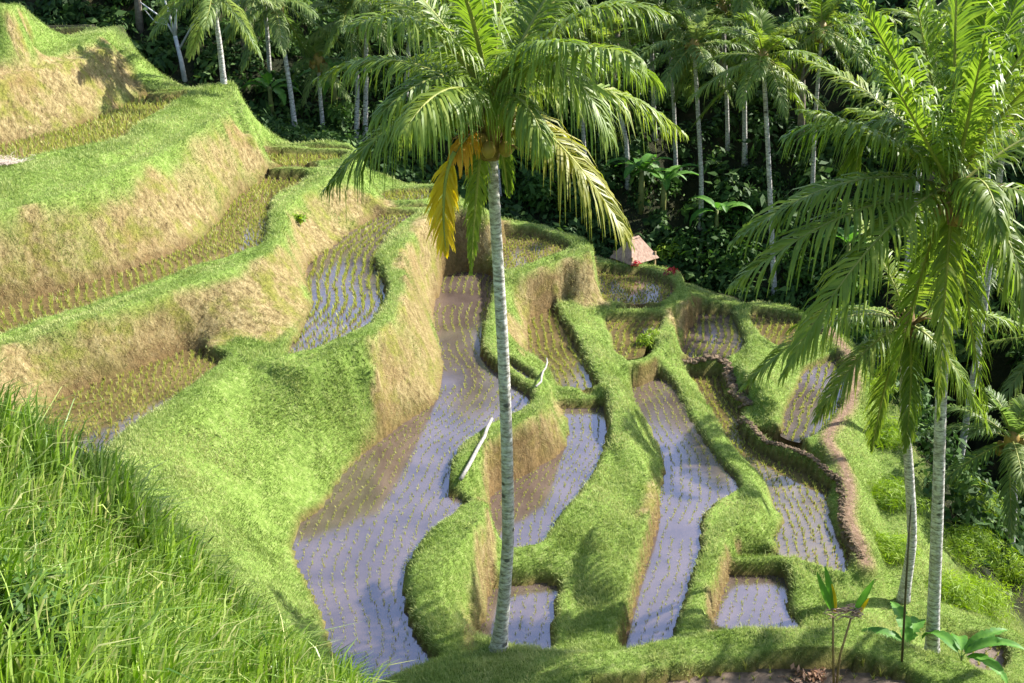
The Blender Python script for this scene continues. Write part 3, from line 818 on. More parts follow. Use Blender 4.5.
bare = np.clip((vnoise(X, Y, .9, 83) * .6 + vnoise(X, Y, .35, 84) * .4 - .60) / .1, 0, 1) * np.clip(SLOPE / .5, 0, 1)
cover = GRASS * land * (1 - FOREST * .9) * (1 - TM * .8) * (1 - .75 * bare)
n = 420000
x, y, z = scatter(n, cover)
hgt = rng.uniform(.035, .095, n) * (0.75 + .8 * vnoise(x, y, .7, 21)) * (1 + .5 * (vnoise(x, y, 2.5, 22) > .62))
dd = np.hypot(y, z - CAMZ)
wid = .012 * np.clip(dd / 24, .7, 2.0)
ang = rng.random(n) * 6.283
le = rng.uniform(.1, .75, n)
lean = np.stack([np.cos(ang), np.sin(ang)], 1) * le[:, None]
up = ground_normal(x, y) * .55 + np.array([0, 0, .45])
pt = vnoise(x, y, 1.7, 81) * .55 + vnoise(x, y, .45, 82) * .45
rn = np.clip(rng.normal(.5, .2, n) + (pt - .5) * .9, 0, 1)
V, T, r = blades(np.stack([x, y, z - .01], 1), hgt, wid, lean, rn, nrm=up)
me = np_mesh('grass', V, T, {'rnd': r}, [M['grass']])
tag(link('grass', me), 'short bright green grass carpeting the bunds and slopes', 'grass', kind='stuff')

# dry grass hanging on the steep banks
cover = (1 - GRASS) * land * (1 - FOREST) * (1 - PATHM) * (SLOPE > .5)
n = 52000
x, y, z = scatter(n, cover)
hgt = rng.uniform(.04, .15, n); wid = .011 * np.clip(np.hypot(y, z - CAMZ) / 24, .8, 2)
gn = ground_normal(x, y)
lean = gn[:, :2] * rng.uniform(.1, .5, n)[:, None] + rng.normal(0, .25, (n, 2))
up = gn * .6 + np.array([0, 0, -.15])
V, T, r = blades(np.stack([x, y, z], 1), hgt, wid, lean, np.clip(rng.normal(.5, .25, n), 0, 1), nrm=up)
me = np_mesh('dry_grass', V, T, {'rnd': r}, [M['dry_grass']])
tag(link('dry_grass', me), 'dry straw coloured grass hanging on the steep earth banks', 'dry grass', kind='stuff')

# longer tufts along the crests
cover = GRASS * land * (1 - FOREST * .8) * (vnoise(X, Y, .8, 31) > .66)
n = 60000
x, y, z = scatter(n, cover)
hgt = rng.uniform(.09, .22, n); wid = .014 * np.clip(np.hypot(y, z - CAMZ) / 24, .7, 2)
ang = rng.random(n) * 6.283
lean = np.stack([np.cos(ang), np.sin(ang)], 1) * rng.uniform(.2, .8, n)[:, None]
V, T, r = blades(np.stack([x, y, z - .02], 1), hgt, wid, lean, np.clip(rng.normal(.55, .2, n), 0, 1))
me = np_mesh('grass_tufts', V, T, {'rnd': r}, [M['grass']])
tag(link('grass_tufts', me), 'longer tufts of green grass on the bund edges', 'grass', kind='stuff')

# tall foreground grass, in clumps
n = 3000
x, y, z = scatter(n * 3, TM.astype(float), .2)
x, y, z = x[:n], y[:n], z[:n]
nb = 12
ci = np.repeat(np.arange(n), nb)
px_ = x[ci] + rng.normal(0, .09, n * nb); py_ = y[ci] + rng.normal(0, .09, n * nb); pz_ = zat(px_, py_)
cs = (rng.uniform(.55, 1.2, n) * (1 + .45 * np.clip((-x - 4) / 3, 0, 1)) * (.65 + .7 * vnoise(x, y, 1.2, 71)))[ci]
hgt = cs * rng.uniform(.45, 1.35, n * nb)
wid = rng.uniform(.016, .040, n * nb)
wind = np.array([.22, .02])
ang = rng.random(n * nb) * 6.283
lean = np.stack([np.cos(ang), np.sin(ang)], 1) * (rng.uniform(.1, .8, n * nb) ** 2.6)[:, None] + wind * rng.uniform(0, 1.3, n * nb)[:, None]
rn = np.clip(rng.normal(.5, .3, n * nb) + (rng.random(n)[ci] - .5) * .5, 0, 1)
V, T, r = blades(np.stack([px_, py_, pz_ - .03], 1), hgt, wid, lean, rn, curl=.7, seg=3)
n2 = 900
q = rng.integers(0, n, n2)
bx = x[q] + rng.normal(0, .25, n2); by = y[q] + rng.normal(0, .25, n2)
ang = rng.random(n2) * 6.283
V2, T2, r2 = blades(np.stack([bx, by, zat(bx, by)], 1), rng.uniform(.8, 1.5, n2) * (1 + .25 * (bx < -5)), rng.uniform(.02, .038, n2), np.stack([np.cos(ang) * .35 + .15, np.sin(ang) * .3], 1) * rng.uniform(.3, 1.3, n2)[:, None], np.clip(rng.normal(.55, .25, n2), 0, 1), curl=.7, seg=3)
T = np.concatenate([T, T2 + len(V)]); V = np.concatenate([V, V2]); r = np.concatenate([r, r2])
me = np_mesh('tall_grass', V, T, {'rnd': r}, [M['tall_grass']])
tag(link('tall_grass', me), 'tall arching bright green grass on the near slope at the lower left', 'tall grass', kind='stuff')

# ------------------------------------------------------------------ rice seedlings
SEED = []
for k, poly in PW.items():
    z, angd = PAD[k][0], PAD[k][1]
    a = R(angd)
    ca, sa = math.cos(a), math.sin(a)
    # rotate so that rows run along +v
    U = poly[:, 0] * ca - poly[:, 1] * sa
    W_ = poly[:, 0] * sa + poly[:, 1] * ca
    P2 = np.stack([U, W_], 1)
    row, step = (.25, .10)
    if k in ('P12', 'P14', 'P19', 'P20', 'P9', 'P10', 'P13'): row, step = .23, .11
    if k == 'P17': row, step = .4, .3
    vs = np.arange(P2[:, 1].min(), P2[:, 1].max(), step)
    mid = []
    for v in vs:
        cr = []
        for i in range(len(P2)):
            p, q = P2[i - 1], P2[i]
            if (p[1] > v) != (q[1] > v):
                cr.append(p[0] + (v - p[1]) / (q[1] - p[1]) * (q[0] - p[0]))
        mid.append(np.mean([min(cr), max(cr)]) if len(cr) >= 2 else np.nan)
    mid = np.array(mid)
    good = ~np.isnan(mid)
    mid = np.interp(vs, vs[good], mid[good])
    kk = max(3, int(3.0 / step)); ker = np.hanning(kk * 2 + 1); ker /= ker.sum()
    mid = np.convolve(np.pad(mid, kk, mode='edge'), ker, 'valid')
    us = np.arange(-8, 8, row)
    UU, VV = np.meshgrid(us, vs)
    UU = UU + mid[:, None] + rng.normal(0, .025, UU.shape) + .05 * np.sin(VV * 2.1)
    VV = VV + rng.normal(0, .03, VV.shape)
    uu, vv = UU.ravel(), VV.ravel()
    m = inside(uu, vv, P2)
    uu, vv = uu[m], vv[m]
    xx = uu * ca + vv * sa; yy = -uu * sa + vv * ca
    g = zat(xx, yy)
    keep = (g < z - .01) & (rng.random(len(xx)) > .04)
    if k in ('P1', 'P2b', 'P3b'):
        keep &= vnoise(xx, yy, 1.6, 51) > .16
    xx, yy = xx[keep], yy[keep]
    keep = in_view(xx, yy, np.full(len(xx), z), 10)
    tallr = {'P1': .13, 'P2b': .13, 'P2c': .13, 'P3b': .13, 'P8': .13, 'P12': .2, 'P14': .23, 'P11': .21, 'P13': .2, 'P19': .24, 'P20': .24}.get(k, .17)
    for a_, b_ in zip(xx[keep], yy[keep]):
        SEED.append((a_, b_, z, tallr, k))
px, py, dep = to_px(np.array([s[0] for s in SEED]), np.array([s[1] for s in SEED]), np.array([s[2] for s in SEED]))
order = np.argsort(dep / np.array([s[3] for s in SEED]))
SEED = [SEED[i] for i in order]
NIND = 300

def seedling_mesh(name):
    nb = 7
    a = rng.random(nb) * 6.283
    lean = np.stack([np.cos(a), np.sin(a)], 1) * rng.uniform(.1, .55, nb)[:, None]
    V, T, r = blades(rng.normal(0, .012, (nb, 3)) * [1, 1, 0], rng.uniform(.7, 1.1, nb), np.full(nb, .085), lean, np.clip(rng.normal(.5, .25, nb), 0, 1))
    return np_mesh(name, V, T, {'rnd': r}, [M['rice']])
protos = [seedling_mesh('rice_seedling') for _ in range(6)]
for i, (x, y, z, hh, k) in enumerate(SEED[:NIND]):
    o = bpy.data.objects.new('rice_seedling', protos[i % 6])
    COL.objects.link(o)
    o.location = (x, y, z - .04)
    s = hh * random.uniform(.85, 1.25)
    o.scale = (s, s, s)
    o.rotation_euler = (0, 0, random.uniform(0, 6.28))
    tag(o, 'tiny rice seedling standing in a flooded paddy near the bottom of the picture', 'rice seedling', 'rice seedlings in the nearest flooded paddies')
rest = SEED[NIND:]
print('seedlings', len(SEED))
P = np.array([(s[0], s[1], s[2] - .04) for s in rest]); H = np.array([s[3] for s in rest])
nb = 5
ci = np.repeat(np.arange(len(P)), nb)
nn = len(ci)
a = rng.random(nn) * 6.283
lean = np.stack([np.cos(a), np.sin(a)], 1) * rng.uniform(.1, .5, nn)[:, None]
V, T, r = blades(P[ci] + rng.normal(0, .012, (nn, 3)) * [1, 1, 0], H[ci] * rng.uniform(.7, 1.2, nn),   np.where(H[ci] < .14, .014, .022) * np.clip(P[ci, 1] / 24, .8, 1.6), lean, np.clip(rng.normal(.5, .2, nn), 0, 1))
me = np_mesh('rice_field', V, T, {'rnd': r}, [M['rice']])
tag(link('rice_field', me), 'rows of young rice planted across the terraced paddies', 'rice', kind='stuff')
# ------------------------------------------------------------------ palms
def bez(p0, p1, p2, t):
    return p0 * (1 - t) ** 2 + p1 * 2 * t * (1 - t) + p2 * t * t

def frond_arrays(p0, p1, p2, nl=70, leaf=.85, hang=.45, wid=.05, rs=None, fold=.35, thin=1.0, ang=66, side=None):
    """feather leaf along a bent midrib: narrow strips on both sides, sagging with their weight"""
    rs = rs or np.random.default_rng(1)
    ts = np.linspace(0, 1, 15)
    C = np.array([bez(p0, p1, p2, t) for t in ts])
    V, Q, r, mi = [], [], [], []
    # midrib
    n = 5
    for i, c in enumerate(C):
        t = C[min(i + 1, 14)] - C[max(i - 1, 0)]; t = t / np.linalg.norm(t)
        s = np.cross(t, [0, 0, 1.0]); s = s / max(np.linalg.norm(s), 1e-3); u = np.cross(s, t)
        rad = (.034 * (1 - ts[i]) ** .9 + .005) * thin
        for k in range(n):
            a = 6.283 * k / n
            V.append(c + (s * math.cos(a) * 1.3 + u * math.sin(a)) * rad); r.append(.7)
    for i in range(14):
        for k in range(n):
            Q.append((i * n + k, i * n + (k + 1) % n, (i + 1) * n + (k + 1) % n, (i + 1) * n + k)); mi.append(1)
    L0 = np.linalg.norm(np.diff(C, axis=0), axis=1).sum()
    prev_s = None
    for i in range(nl):
        f = i / (nl - 1)
        t = .13 + .87 * f
        c = np.array(bez(p0, p1, p2, t))
        tg = 2 * (1 - t) * (p1 - p0) + 2 * t * (p2 - p1); tg = tg / np.linalg.norm(tg)
        s = np.cross(tg, [0, 0, 1.0])
        if side is not None:
            s = np.array(side, float) - tg * (np.array(side) @ tg)
        if np.linalg.norm(s) < .12 and prev_s is not None:
            s = prev_s
        s = s / np.linalg.norm(s)
        if prev_s is not None and s @ prev_s < 0: s = -s
        prev_s = s
        u = np.cross(s, tg)
        if u[2] < 0 and abs(tg[2]) < .9: u = -u
        ll = leaf * (.35 + .65 * math.sin(math.pi * min(1, .12 + f * .95)) ** .6) * (1 if f < .85 else 1 - .45 * (f - .85) / .15)
        an = R(ang - (ang - 22) * f ** 1.3)
        for sd in (-1, 1):
            if rs.random() < .06: continue
            l = ll * rs.uniform(.7, 1.12)
            an2 = an + rs.normal(0, .10)
            d = s * sd * math.sin(an2) + tg * math.cos(an2) + u * (fold + rs.normal(0, .08))
            d = d / np.linalg.norm(d)
            hg = hang * rs.uniform(.7, 1.35)
            wv = np.cross(d, u); wv = wv / max(np.linalg.norm(wv), 1e-4)
            rot = rs.normal(0, .35)
            wv = wv * math.cos(rot) + u * math.sin(rot)
            b = len(V)
            rn = np.clip(rs.normal(.5, .16), 0, 1)
            for q, ww in ((0, .6), (.3, 1), (.68, .8), (1, .1)):
                pt = c + d * l * q * (1 - hg * .35 * q * q) + np.array([0, 0, -1]) * l * hg * q * q
                V.append(pt + wv * wid * ww * .5); V.append(pt - wv * wid * ww * .5)
                r += [rn, min(1, rn + .1)]
            for q in range(3):
                Q.append((b + 2 * q, b + 2 * q + 1, b + 2 * q + 3, b + 2 * q + 2)); mi.append(0)
    return np.array(V), np.array(Q), np.array(r), mi

def frond_obj(parent, org, tip, ctrl, mat='frond', label=None, **kw):
    """org, ctrl, tip are world points; the mesh is stored relative to its palm"""
    o3 = np.array(parent.location)
    V, Q, r, mi = frond_arrays(np.array(org) - o3, np.array(ctrl) - o3, np.array(tip) - o3, rs=rng, **kw)
    me = np_mesh('frond', V, Q, {'rnd': r}, [M[mat], M['rachis']], mi, smooth=True)
    o = link('frond', me, parent)
    if label: o['label'] = label
    return o

def trunk_obj(parent, pts, r0, r1, flare=1.6, segs=46):
    P = catmull([tuple(p) for p in pts], False, max(2, segs // max(1, len(pts) - 1)))
    P = P - np.array(parent.location)
    n = len(P)
    mb = MB()
    rad = []
    for i in range(n):
        f = i / (n - 1)
        q = r0 + (r1 - r0) * f
        q *= 1 + (flare - 1) * math.exp(-f * 16)
        q *= 1 + random.uniform(-.02, .02)
        rad.append(q)
    mb.tube([Vector(p) for p in P], rad, 12, 0)
    return mb.build('trunk', M['trunk'], parent)

def crown_bits(parent, c, rad=.3, nuts=7, green=False):
    rel = Vector(c) - parent.location
    mb = MB()
    for i in range(26):
        a = random.uniform(0, 6.28)
        p = rel + Vector((math.cos(a) * rad * .45, math.sin(a) * rad * .45, random.uniform(-.35, .1)))
        e = p + Vector((math.cos(a) * rad * 1.3, math.sin(a) * rad * 1.3, random.uniform(-.1, .5)))
        mb.tube([p, (p + e) / 2 + Vector((0, 0, .05)), e], [.03, .025, .008], 4)
    mb.tube([rel + Vector((0, 0, -.5)), rel + Vector((0, 0, -.1)), rel + Vector((0, 0, .4))], [rad * .42, rad * .62, rad * .25], 10)
    mb.build('crown_fibre', M['fibre'], parent)
    for i in range(nuts):
        a = random.uniform(0, 6.28)
        m2 = MB()
        p = rel + Vector((math.cos(a) * rad * random.uniform(.8, 1.25), math.sin(a) * rad * random.uniform(.8, 1.25), random.uniform(-.32, -.05)))
        m2.blob(p, (.11, .11, .14), rough=.05, nu=9, nv=6)
        m2.build('coconut', M['coconut_green' if green or i % 3 == 0 else 'coconut'], parent)

def extra_fronds(parent, org, n, length, el_lo, el_hi, az0=0, mat='frond', az_lo=0, az_hi=360, **kw):
    for i in range(n):
        az = R(az0 + az_lo + (az_hi - az_lo) * (i + random.uniform(.2, .8)) / n)
        el = R(random.uniform(el_lo, el_hi))
        L = length * random.uniform(.85, 1.1)
        d = Vector((math.cos(az) * math.cos(el), math.sin(az) * math.cos(el), math.sin(el)))
        ctrl = Vector(org) + d * L * .55
        h = Vector((math.cos(az), math.sin(az), 0))
        tip = ctrl + h * L * .42 * max(.25, math.cos(el)) + Vector((0, 0, math.sin(el) * L * .3 - L * .33))
        frond_obj(parent, org, tip, ctrl, mat, **kw)

# --- the tall palm in the middle
base = at_z(498, 654, .12)
YC = base.y
palm = empty('coconut_palm', base, 'tall coconut palm with one yellow hanging frond, in front of the long winding paddy', 'palm tree', 'coconut palms')
tp = [base, at_y(503, 610, YC), at_y(508, 540, YC), at_y(507, 450, YC), at_y(503, 350, YC), at_y(496, 230, YC), at_y(490, 128, YC)]
trunk_obj(palm, tp, .122, .085, 1.9)
CR = at_y(490, 108, YC)
crown_bits(palm, CR + Vector((0, -.22, -.25)), .34, 9)
# (control px, dy, tip px, dy, look, hang, leaf)
FR = [
 ((420, 78), -.6, (326, 188), -1.0, 'frond', .75, .95),
 ((405, 28), .5, (318, 78), .6, 'frond', .55, .95),
 ((455, 20), .9, (375, -45), 1.2, 'frond', .35, .95),
 ((475, -10), .5, (448, -110), .9, 'frond_light', .15, .9),
 ((500, -20), -.3, (520, -120), -.4, 'frond_light', .15, .9),
 ((535, 10), .8, (590, -70), 1.6, 'frond', .3, .95),
 ((570, -25), -.4, (668, 15), -.8, 'frond', .5, .95),
 ((548, 0), -1.0, (612, 138), -1.5, 'frond', .6, .95),
 ((590, 52), .5, (682, 132), .8, 'frond', .6, .95),
 ((560, 118), -1.1, (628, 240), -1.6, 'frond_old', .55, .9),
 ((520, 68), -1.5, (548, 150), -2.0, 'frond', .9, .6),
 ((478, 140), -.3, (471, 272), -.4, 'frond', .5, .34),
 ((503, 140), .2, (508, 195), .3, 'frond', .5, .3),
 ((448, 60), -1.8, (405, 130), -2.9, 'frond', .7, .9),
 ((520, 20), 2.0, (545, 60), 3.6, 'frond', .4, .9),
 ((455, 30), 2.2, (420, 70), 3.6, 'frond', .4, .9),
 ((470, -30), -1.0, (430, -60), -2.2, 'frond_light', .3, .9),
 ((565, 20), -1.8, (640, 60), -2.9, 'frond', .6, .9),
 ((470, 75), .6, (432, 130), 1.0, 'frond', .9, .55),
 ((440, 0), 1.4, (362, -5), 2.4, 'frond', .45, .95),
 ((545, -20), 1.2, (625, -40), 2.2, 'frond', .4, .95),
 ((430, -5), -1.2, (352, 25), -2.2, 'frond', .5, .95),
 ((585, 20), 1.5, (660, 85), 2.6, 'frond', .55, .95),
 ((515, 30), -1.4, (580, 45), -2.6, 'frond', .5, .9),
 ((485, -30), 1.5, (470, -90), 2.6, 'frond_light', .3, .95),
 ((450, 40), -1.0, (375, 120), -1.8, 'frond', .7, .9),
]
for c, cy, t, ty, mt, hg, lf in FR:
    frond_obj(palm, CR + Vector((0, 0, random.uniform(-.1, .2))), at_y(*t, YC + ty), at_y(*c, YC + cy), mt, hang=hg * 1.1 + (.3 if mt == 'frond_light' else .1), leaf=lf * (1.25 if mt == 'frond_light' else 1.02), nl=96, wid=.038, ang=52 if mt == 'frond_light' else 66, side=(1, .3, 0) if t[1] > 255 else None)
# the dying frond, orange at the shoulder and yellow where it hangs
frond_obj(palm, CR + Vector((-.15, 0, -.35)), at_y(452, 160, YC - 1.0), at_y(470, 126, YC - .6), 'frond_orange', 'short orange dead frond stub', hang=.9, leaf=.42, nl=34, wid=.045, side=(1, .3, 0))
frond_obj(palm, at_y(455, 152, YC - 1.0), at_y(446, 252, YC - 1.1), at_y(438, 180, YC - 1.05), 'frond_yellow', 'bright yellow dying frond hanging straight down', hang=.5, leaf=.46, ang=44, side=(1, .3, 0), fold=.1, nl=54, wid=.045)

# --- the palm at the right
base2 = at_z(932, 655, -2.55)
Y2 = base2.y
palm2 = empty('coconut_palm', base2, 'broad coconut palm at right with bright upright young fronds and a white trunk', 'palm tree', 'coconut palms')
tp = [base2, at_y(934, 600, Y2), at_y(938, 500, Y2), at_y(941, 400, Y2), at_y(946, 300, Y2), at_y(953, 210, Y2)]
trunk_obj(palm2, tp, .145, .095, 1.35)
C2 = at_y(954, 190, Y2)
crown_bits(palm2, C2 + Vector((0, -.4, -.05)), .42, 14)
FR2 = [
 ((855, 148), -.6, (735, 240), -1.0, 'frond', .65, 1.05),
 ((850, 190), -1.2, (733, 285), -1.8, 'frond', .6, 1.0),
 ((880, 205), -1.8, (785, 372), -2.8, 'frond', .8, .95),
 ((870, 60), .6, (855, 175), .9, 'frond', .6, .85),
 ((880, 100), 1.0, (788, 135), 1.5, 'frond_light', .5, .95),
 ((930, 80), .2, (905, -60), .4, 'frond_light', .15, .9),
 ((952, 60), -.3, (960, -80), -.5, 'frond_light', .12, .9),
 ((975, 70), .4, (1000, -60), .8, 'frond_light', .15, .9),
 ((1000, 110), -.4, (1070, -10), -.7, 'frond', .25, .95),
 ((1020, 130), .6, (1110, 100), 1.2, 'frond', .5, .95),
 ((1030, 170), -.8, (1120, 250), -1.4, 'frond', .6, .95),
 ((1000, 190), -1.6, (1040, 330), -2.6, 'frond', .7, .9),
 ((990, 150), -1.6, (1000, 235), -2.5, 'frond', .9, .7),
 ((945, 260), -.6, (938, 415), -.8, 'frond', .55, .5),
 ((960, 250), .5, (985, 420), .7, 'frond', .5, .75),
 ((925, 240), .4, (893, 390), .6, 'frond', .5, .6),
 ((900, 110), 2.2, (850, 110), 3.6, 'frond', .4, .9),
 ((980, 100), 2.4, (1020, 70), 4.0, 'frond', .4, .9),
 ((915, 120), -1.6, (880, 60), -2.8, 'frond_light', .35, .9),
 ((970, 110), -2.0, (985, 40), -3.4, 'frond_light', .35, .9),
 ((915, 95), .9, (835, 20), 1.4, 'frond_light', .4, .95),
 ((895, 130), -.4, (800, 110), -.8, 'frond', .55, 1.0),
 ((890, 90), 1.6, (805, 60), 2.6, 'frond', .5, 1.0),
 ((940, 70), 1.6, (915, -20), 2.8, 'frond_light', .3, .95),
 ((985, 90), -1.0, (1050, 20), -1.8, 'frond_light', .4, .95),
 ((965, 40), 1.0, (990, -50), 1.8, 'frond_light', .25, .95),
 ((1010, 80), -1.4, (1075, 60), -2.4, 'frond', .4, .95),
 ((990, 50), 1.2, (1045, -60), 2.0, 'frond_light', .2, .95),
 ((905, 70), -1.2, (852, -10), -2.0, 'frond_light', .3, .95),
 ((985, 215), .8, (1060, 350), 1.2, 'frond', .6, .9),
]
for c, cy, t, ty, mt, hg, lf in FR2:
    frond_obj(palm2, C2 + Vector((0, 0, random.uniform(-.1, .2))), at_y(*t, Y2 + ty), at_y(*c, Y2 + cy), mt, hang=hg * 0.95 + (.3 if mt == 'frond_light' else .08), leaf=lf * (1.4 if mt == 'frond_light' else 1.1), fold=.5 if mt == 'frond_light' else .35, nl=76, wid=.058, ang=50 if mt == 'frond_light' else 66)

# --- the shorter palm tucked under it
base3 = at_z(903, 602, -3.1)
Y3 = base3.y
palm3 = empty('coconut_palm', base3, 'shorter coconut palm with a bent trunk, crown tucked under fronds of the broad right palm', 'palm tree', 'coconut palms')
tp = [base3, at_y(912, 540, Y3), at_y(909, 470, Y3), at_y(904, 400, Y3), at_y(905, 345, Y3)]
trunk_obj(palm3, tp, .125, .09, 1.5, 28)
C3 = at_y(908, 325, Y3)
crown_bits(palm3, C3, .3, 5, True)
FR3 = [
 ((840, 285), -.6, (742, 388), -1.0, 'frond', .6, .9),
 ((870, 330), -.8, (815, 420), -1.2, 'frond', .7, .8),
 ((890, 260), .6, (840, 200), 1.0, 'frond', .3, .9),
 ((925, 250), .4, (950, 160), .8, 'frond', .3, .9),
 ((960, 290), .5, (1050, 340), .8, 'frond', .6, .9),
 ((940, 330), -.8, (990, 430), -1.2, 'frond', .8, .85),
 ((915, 370), -.6, (905, 450), -.8, 'frond', .6, .5),
 ((885, 370), .4, (872, 450), .6, 'frond', .6, .6),
 ((850, 290), 1.4, (790, 330), 2.4, 'frond', .5, .9),
]
for c, cy, t, ty, mt, hg, lf in FR3:
    frond_obj(palm3, C3, at_y(*t, Y3 + ty), at_y(*c, Y3 + cy), mt, hang=hg * 1.15, leaf=lf, nl=90, wid=.042)

# --- palms of the far slope: fronds drawn from one set of meshes
FAR_SET = []
for el, hg in ((75, .2), (60, .3), (45, .4), (30, .5), (15, .6), (0, .7), (-20, .7), (-45, .6)):
    for v in range(2):
        e = R(el + random.uniform(-6, 6))
        L = 4.1 * random.uniform(.9, 1.1)
        d = np.array([math.cos(e), random.uniform(-.06, .06), math.sin(e)])
        ctrl = d * L * .5
        tip = ctrl + np.array([L * .42 * max(.3, math.cos(e)), random.uniform(-.4, .4), math.sin(e) * L * .3 - L * .38])
        V, Q, r, mi = frond_arrays(np.zeros(3), ctrl, tip, nl=64, leaf=.9, hang=hg * 1.0, wid=.062, rs=rng)
        FAR_SET.append((el, [np_mesh('frond', V, Q, {'rnd': r}, [M[mm], M['rachis']], mi, smooth=True) for mm in ('frond_far', 'frond')]))

def far_palm(pts, label, cr=.9, n=19, bright=0, r0=.115, dead=None, droop=0):
    """pts: world points up the trunk, the last one the heart of the crown"""
    p = empty('coconut_palm', pts[0], label, 'palm tree', 'coconut palms')
    trunk_obj(p, pts, r0, r0 * .7, 1.4, 18)
    top = Vector(pts[-1])
    mb = MB()
    rel = top - p.location
    mb.tube([rel + Vector((0, 0, -.5)), rel, rel + Vector((0, 0, .4))], [.16, .24, .1], 8)
    for i in range(10):
        a = random.uniform(0, 6.28)
        mb.blob(rel + Vector((math.cos(a) * .3, math.sin(a) * .3, random.uniform(-.4, 0))), (.12, .12, .14), rough=.05, nu=6, nv=4)
    mb.build('crown_fibre', M['coconut' if dead is None else dead], p)
    az = random.uniform(0, 6.28)
    for i in range(n):
        k = int(len(FAR_SET) * i / n)
        k = min(len(FAR_SET) - 1, max(0, k + droop))
        me_ = FAR_SET[k][1][bright]
        o = bpy.data.objects.new('frond', me_)
        COL.objects.link(o); o.parent = p
        az += 2.4 + random.uniform(-.25, .25)
        o.location = rel
        s = .86 * cr * random.uniform(.88, 1.12)
        o.scale = (s, s, s)
        o.rotation_euler = (random.uniform(-.25, .25), random.uniform(-.1, .1), az)
    return p

def fp(bx, by, bz, cx, cy, mid=None, **kw):
    label = kw.pop('label')
    b = at_z(bx, by, bz)
    g = float(zat(b.x, b.y))
    b2 = Vector((b.x, b.y, min(g, b.z) - .1))
    pts = [b2] + ([at_y(*m, b.y) for m in (mid or [])]) + [at_y(cx, cy, b.y)]
    return far_palm(pts, label, **kw)

def fg(bx, by, cx, cy, mid=None, **kw):
    label = kw.pop('label')
    b = on_ground(bx, by)
    b.z -= .1
    return far_palm([b] + ([at_y(*m, b.y) for m in (mid or [])]) + [at_y(cx, cy, b.y)], label, **kw)

fg(775, 302, 763, 58, [(772, 240), (768, 150)], label='tall palm with a straight white trunk rising behind the small brown paddy, full grey-green crown', n=22, bright=1, cr=.95)
fg(701, 228, 694, 46, [(701, 170)], label='palm with a thin pale trunk left of the tall white trunked palm, deep green crown', n=20)
fg(628, 188, 597, 50, [(626, 140), (612, 90)], label='palm with orange flower stalks in its crown, half hidden behind the yellow-fronded palm', n=20, dead='fibre', bright=1)
fg(297, 143, 274, 2, [(291, 95), (284, 50)], label='palm with a white trunk leaning left above the narrow rice terrace', n=20, cr=.85)
fg(365, 146, 366, -6, [(366, 70)], label='palm with the thicker straight white trunk of the pair behind the rear terrace', n=18, cr=.9)
fg(356, 146, 349, 18, [(357, 80)], label='palm with the thinner grey trunk of the pair, crown hanging beside the white trunk', n=18, cr=.8)
fg(324, 138, 318, 60, [(320, 95)], label='small palm with thin brown trunk right of the leaning palm', n=12, cr=.55, r0=.1)
fg(224, 84, 211, -12, [(219, 40)], label='palm with a thin pinkish trunk beside the bare branching tree, yellow flowers in its crown', n=18, cr=.85, r0=.11)
fg(270, 78, 262, -20, [(267, 30)], label='palm with a thin brown trunk behind the leaning palm, trailing dead fronds', n=14, cr=.8, r0=.1, droop=2)
fg(500, 205, 470, -30, [(490, 90)], label='far palm mostly hidden behind the crown of the yellow-fronded palm', n=18, cr=.95)
fg(745, 165, 742, -30, [(744, 60)], label='far palm on the dark slope behind the tall white trunked palm', n=18, cr=.95)
fg(655, 140, 650, -20, [(652, 60)], label='far palm high on the dark slope above the thatched hut', n=18, cr=.95)
fg(560, 120, 556, -15, [(558, 40)], label='far palm seen between the top fronds of the yellow-fronded palm', n=18, cr=.95)
fg(585, 168, 575, 40, [(582, 110)], label='slim palm behind the lower right frond of the yellow-fronded palm', n=16, cr=.85, r0=.1, bright=1)
fg(676, 172, 668, 28, [(674, 110)], label='slim far palm between the orange-stalked palm and the thin pale trunk', n=16, cr=.85, r0=.1, bright=1)
fg(812, 205, 822, 30, [(815, 120)], label='slim far palm right of the tall white trunked palm, leaning right', n=18, cr=.95, r0=.1, bright=1)
fg(728, 150, 722, 8, [(726, 80)], label='slim far palm high behind the gap between the two pale trunks', n=16, cr=.9, r0=.1, bright=1)
fg(530, 160, 538, 12, [(534, 90)], label='slim far palm just right of the yellow-fronded palm crown', n=16, cr=.9, r0=.1)
fg(985, 215, 1000, -10, [(992, 110)], label='far palm behind the upright fronds of the broad right palm', n=18, cr=1.0)
fp(112, 30, 3.0, 108, -60, [(110, 0)], label='far palm above the topmost green terrace nose', n=16, cr=.9)
fp(40, 5, 4.0, 45, -70, label='far palm above the topmost rice terrace at upper left', n=16, cr=.9)
fg(405, 100, 418, -35, [(410, 30)], label='far palm above the upper left frond of the yellow-fronded palm', n=16, cr=.9)
fg(1010, 560, 1012, 440, [(1014, 500)], label='low dark palm in the ravine at the right edge, fronds hanging over the bank', n=18, cr=.8)
fg(1060, 480, 1058, 340, [(1062, 420)], label='dark palm leaning in from beyond the right edge above the ravine', n=18, cr=.95)
fg(975, 400, 985, 270, [(980, 330)], label='shaded palm behind the trunk of the broad right palm, low in the ravine', n=18, cr=.9)

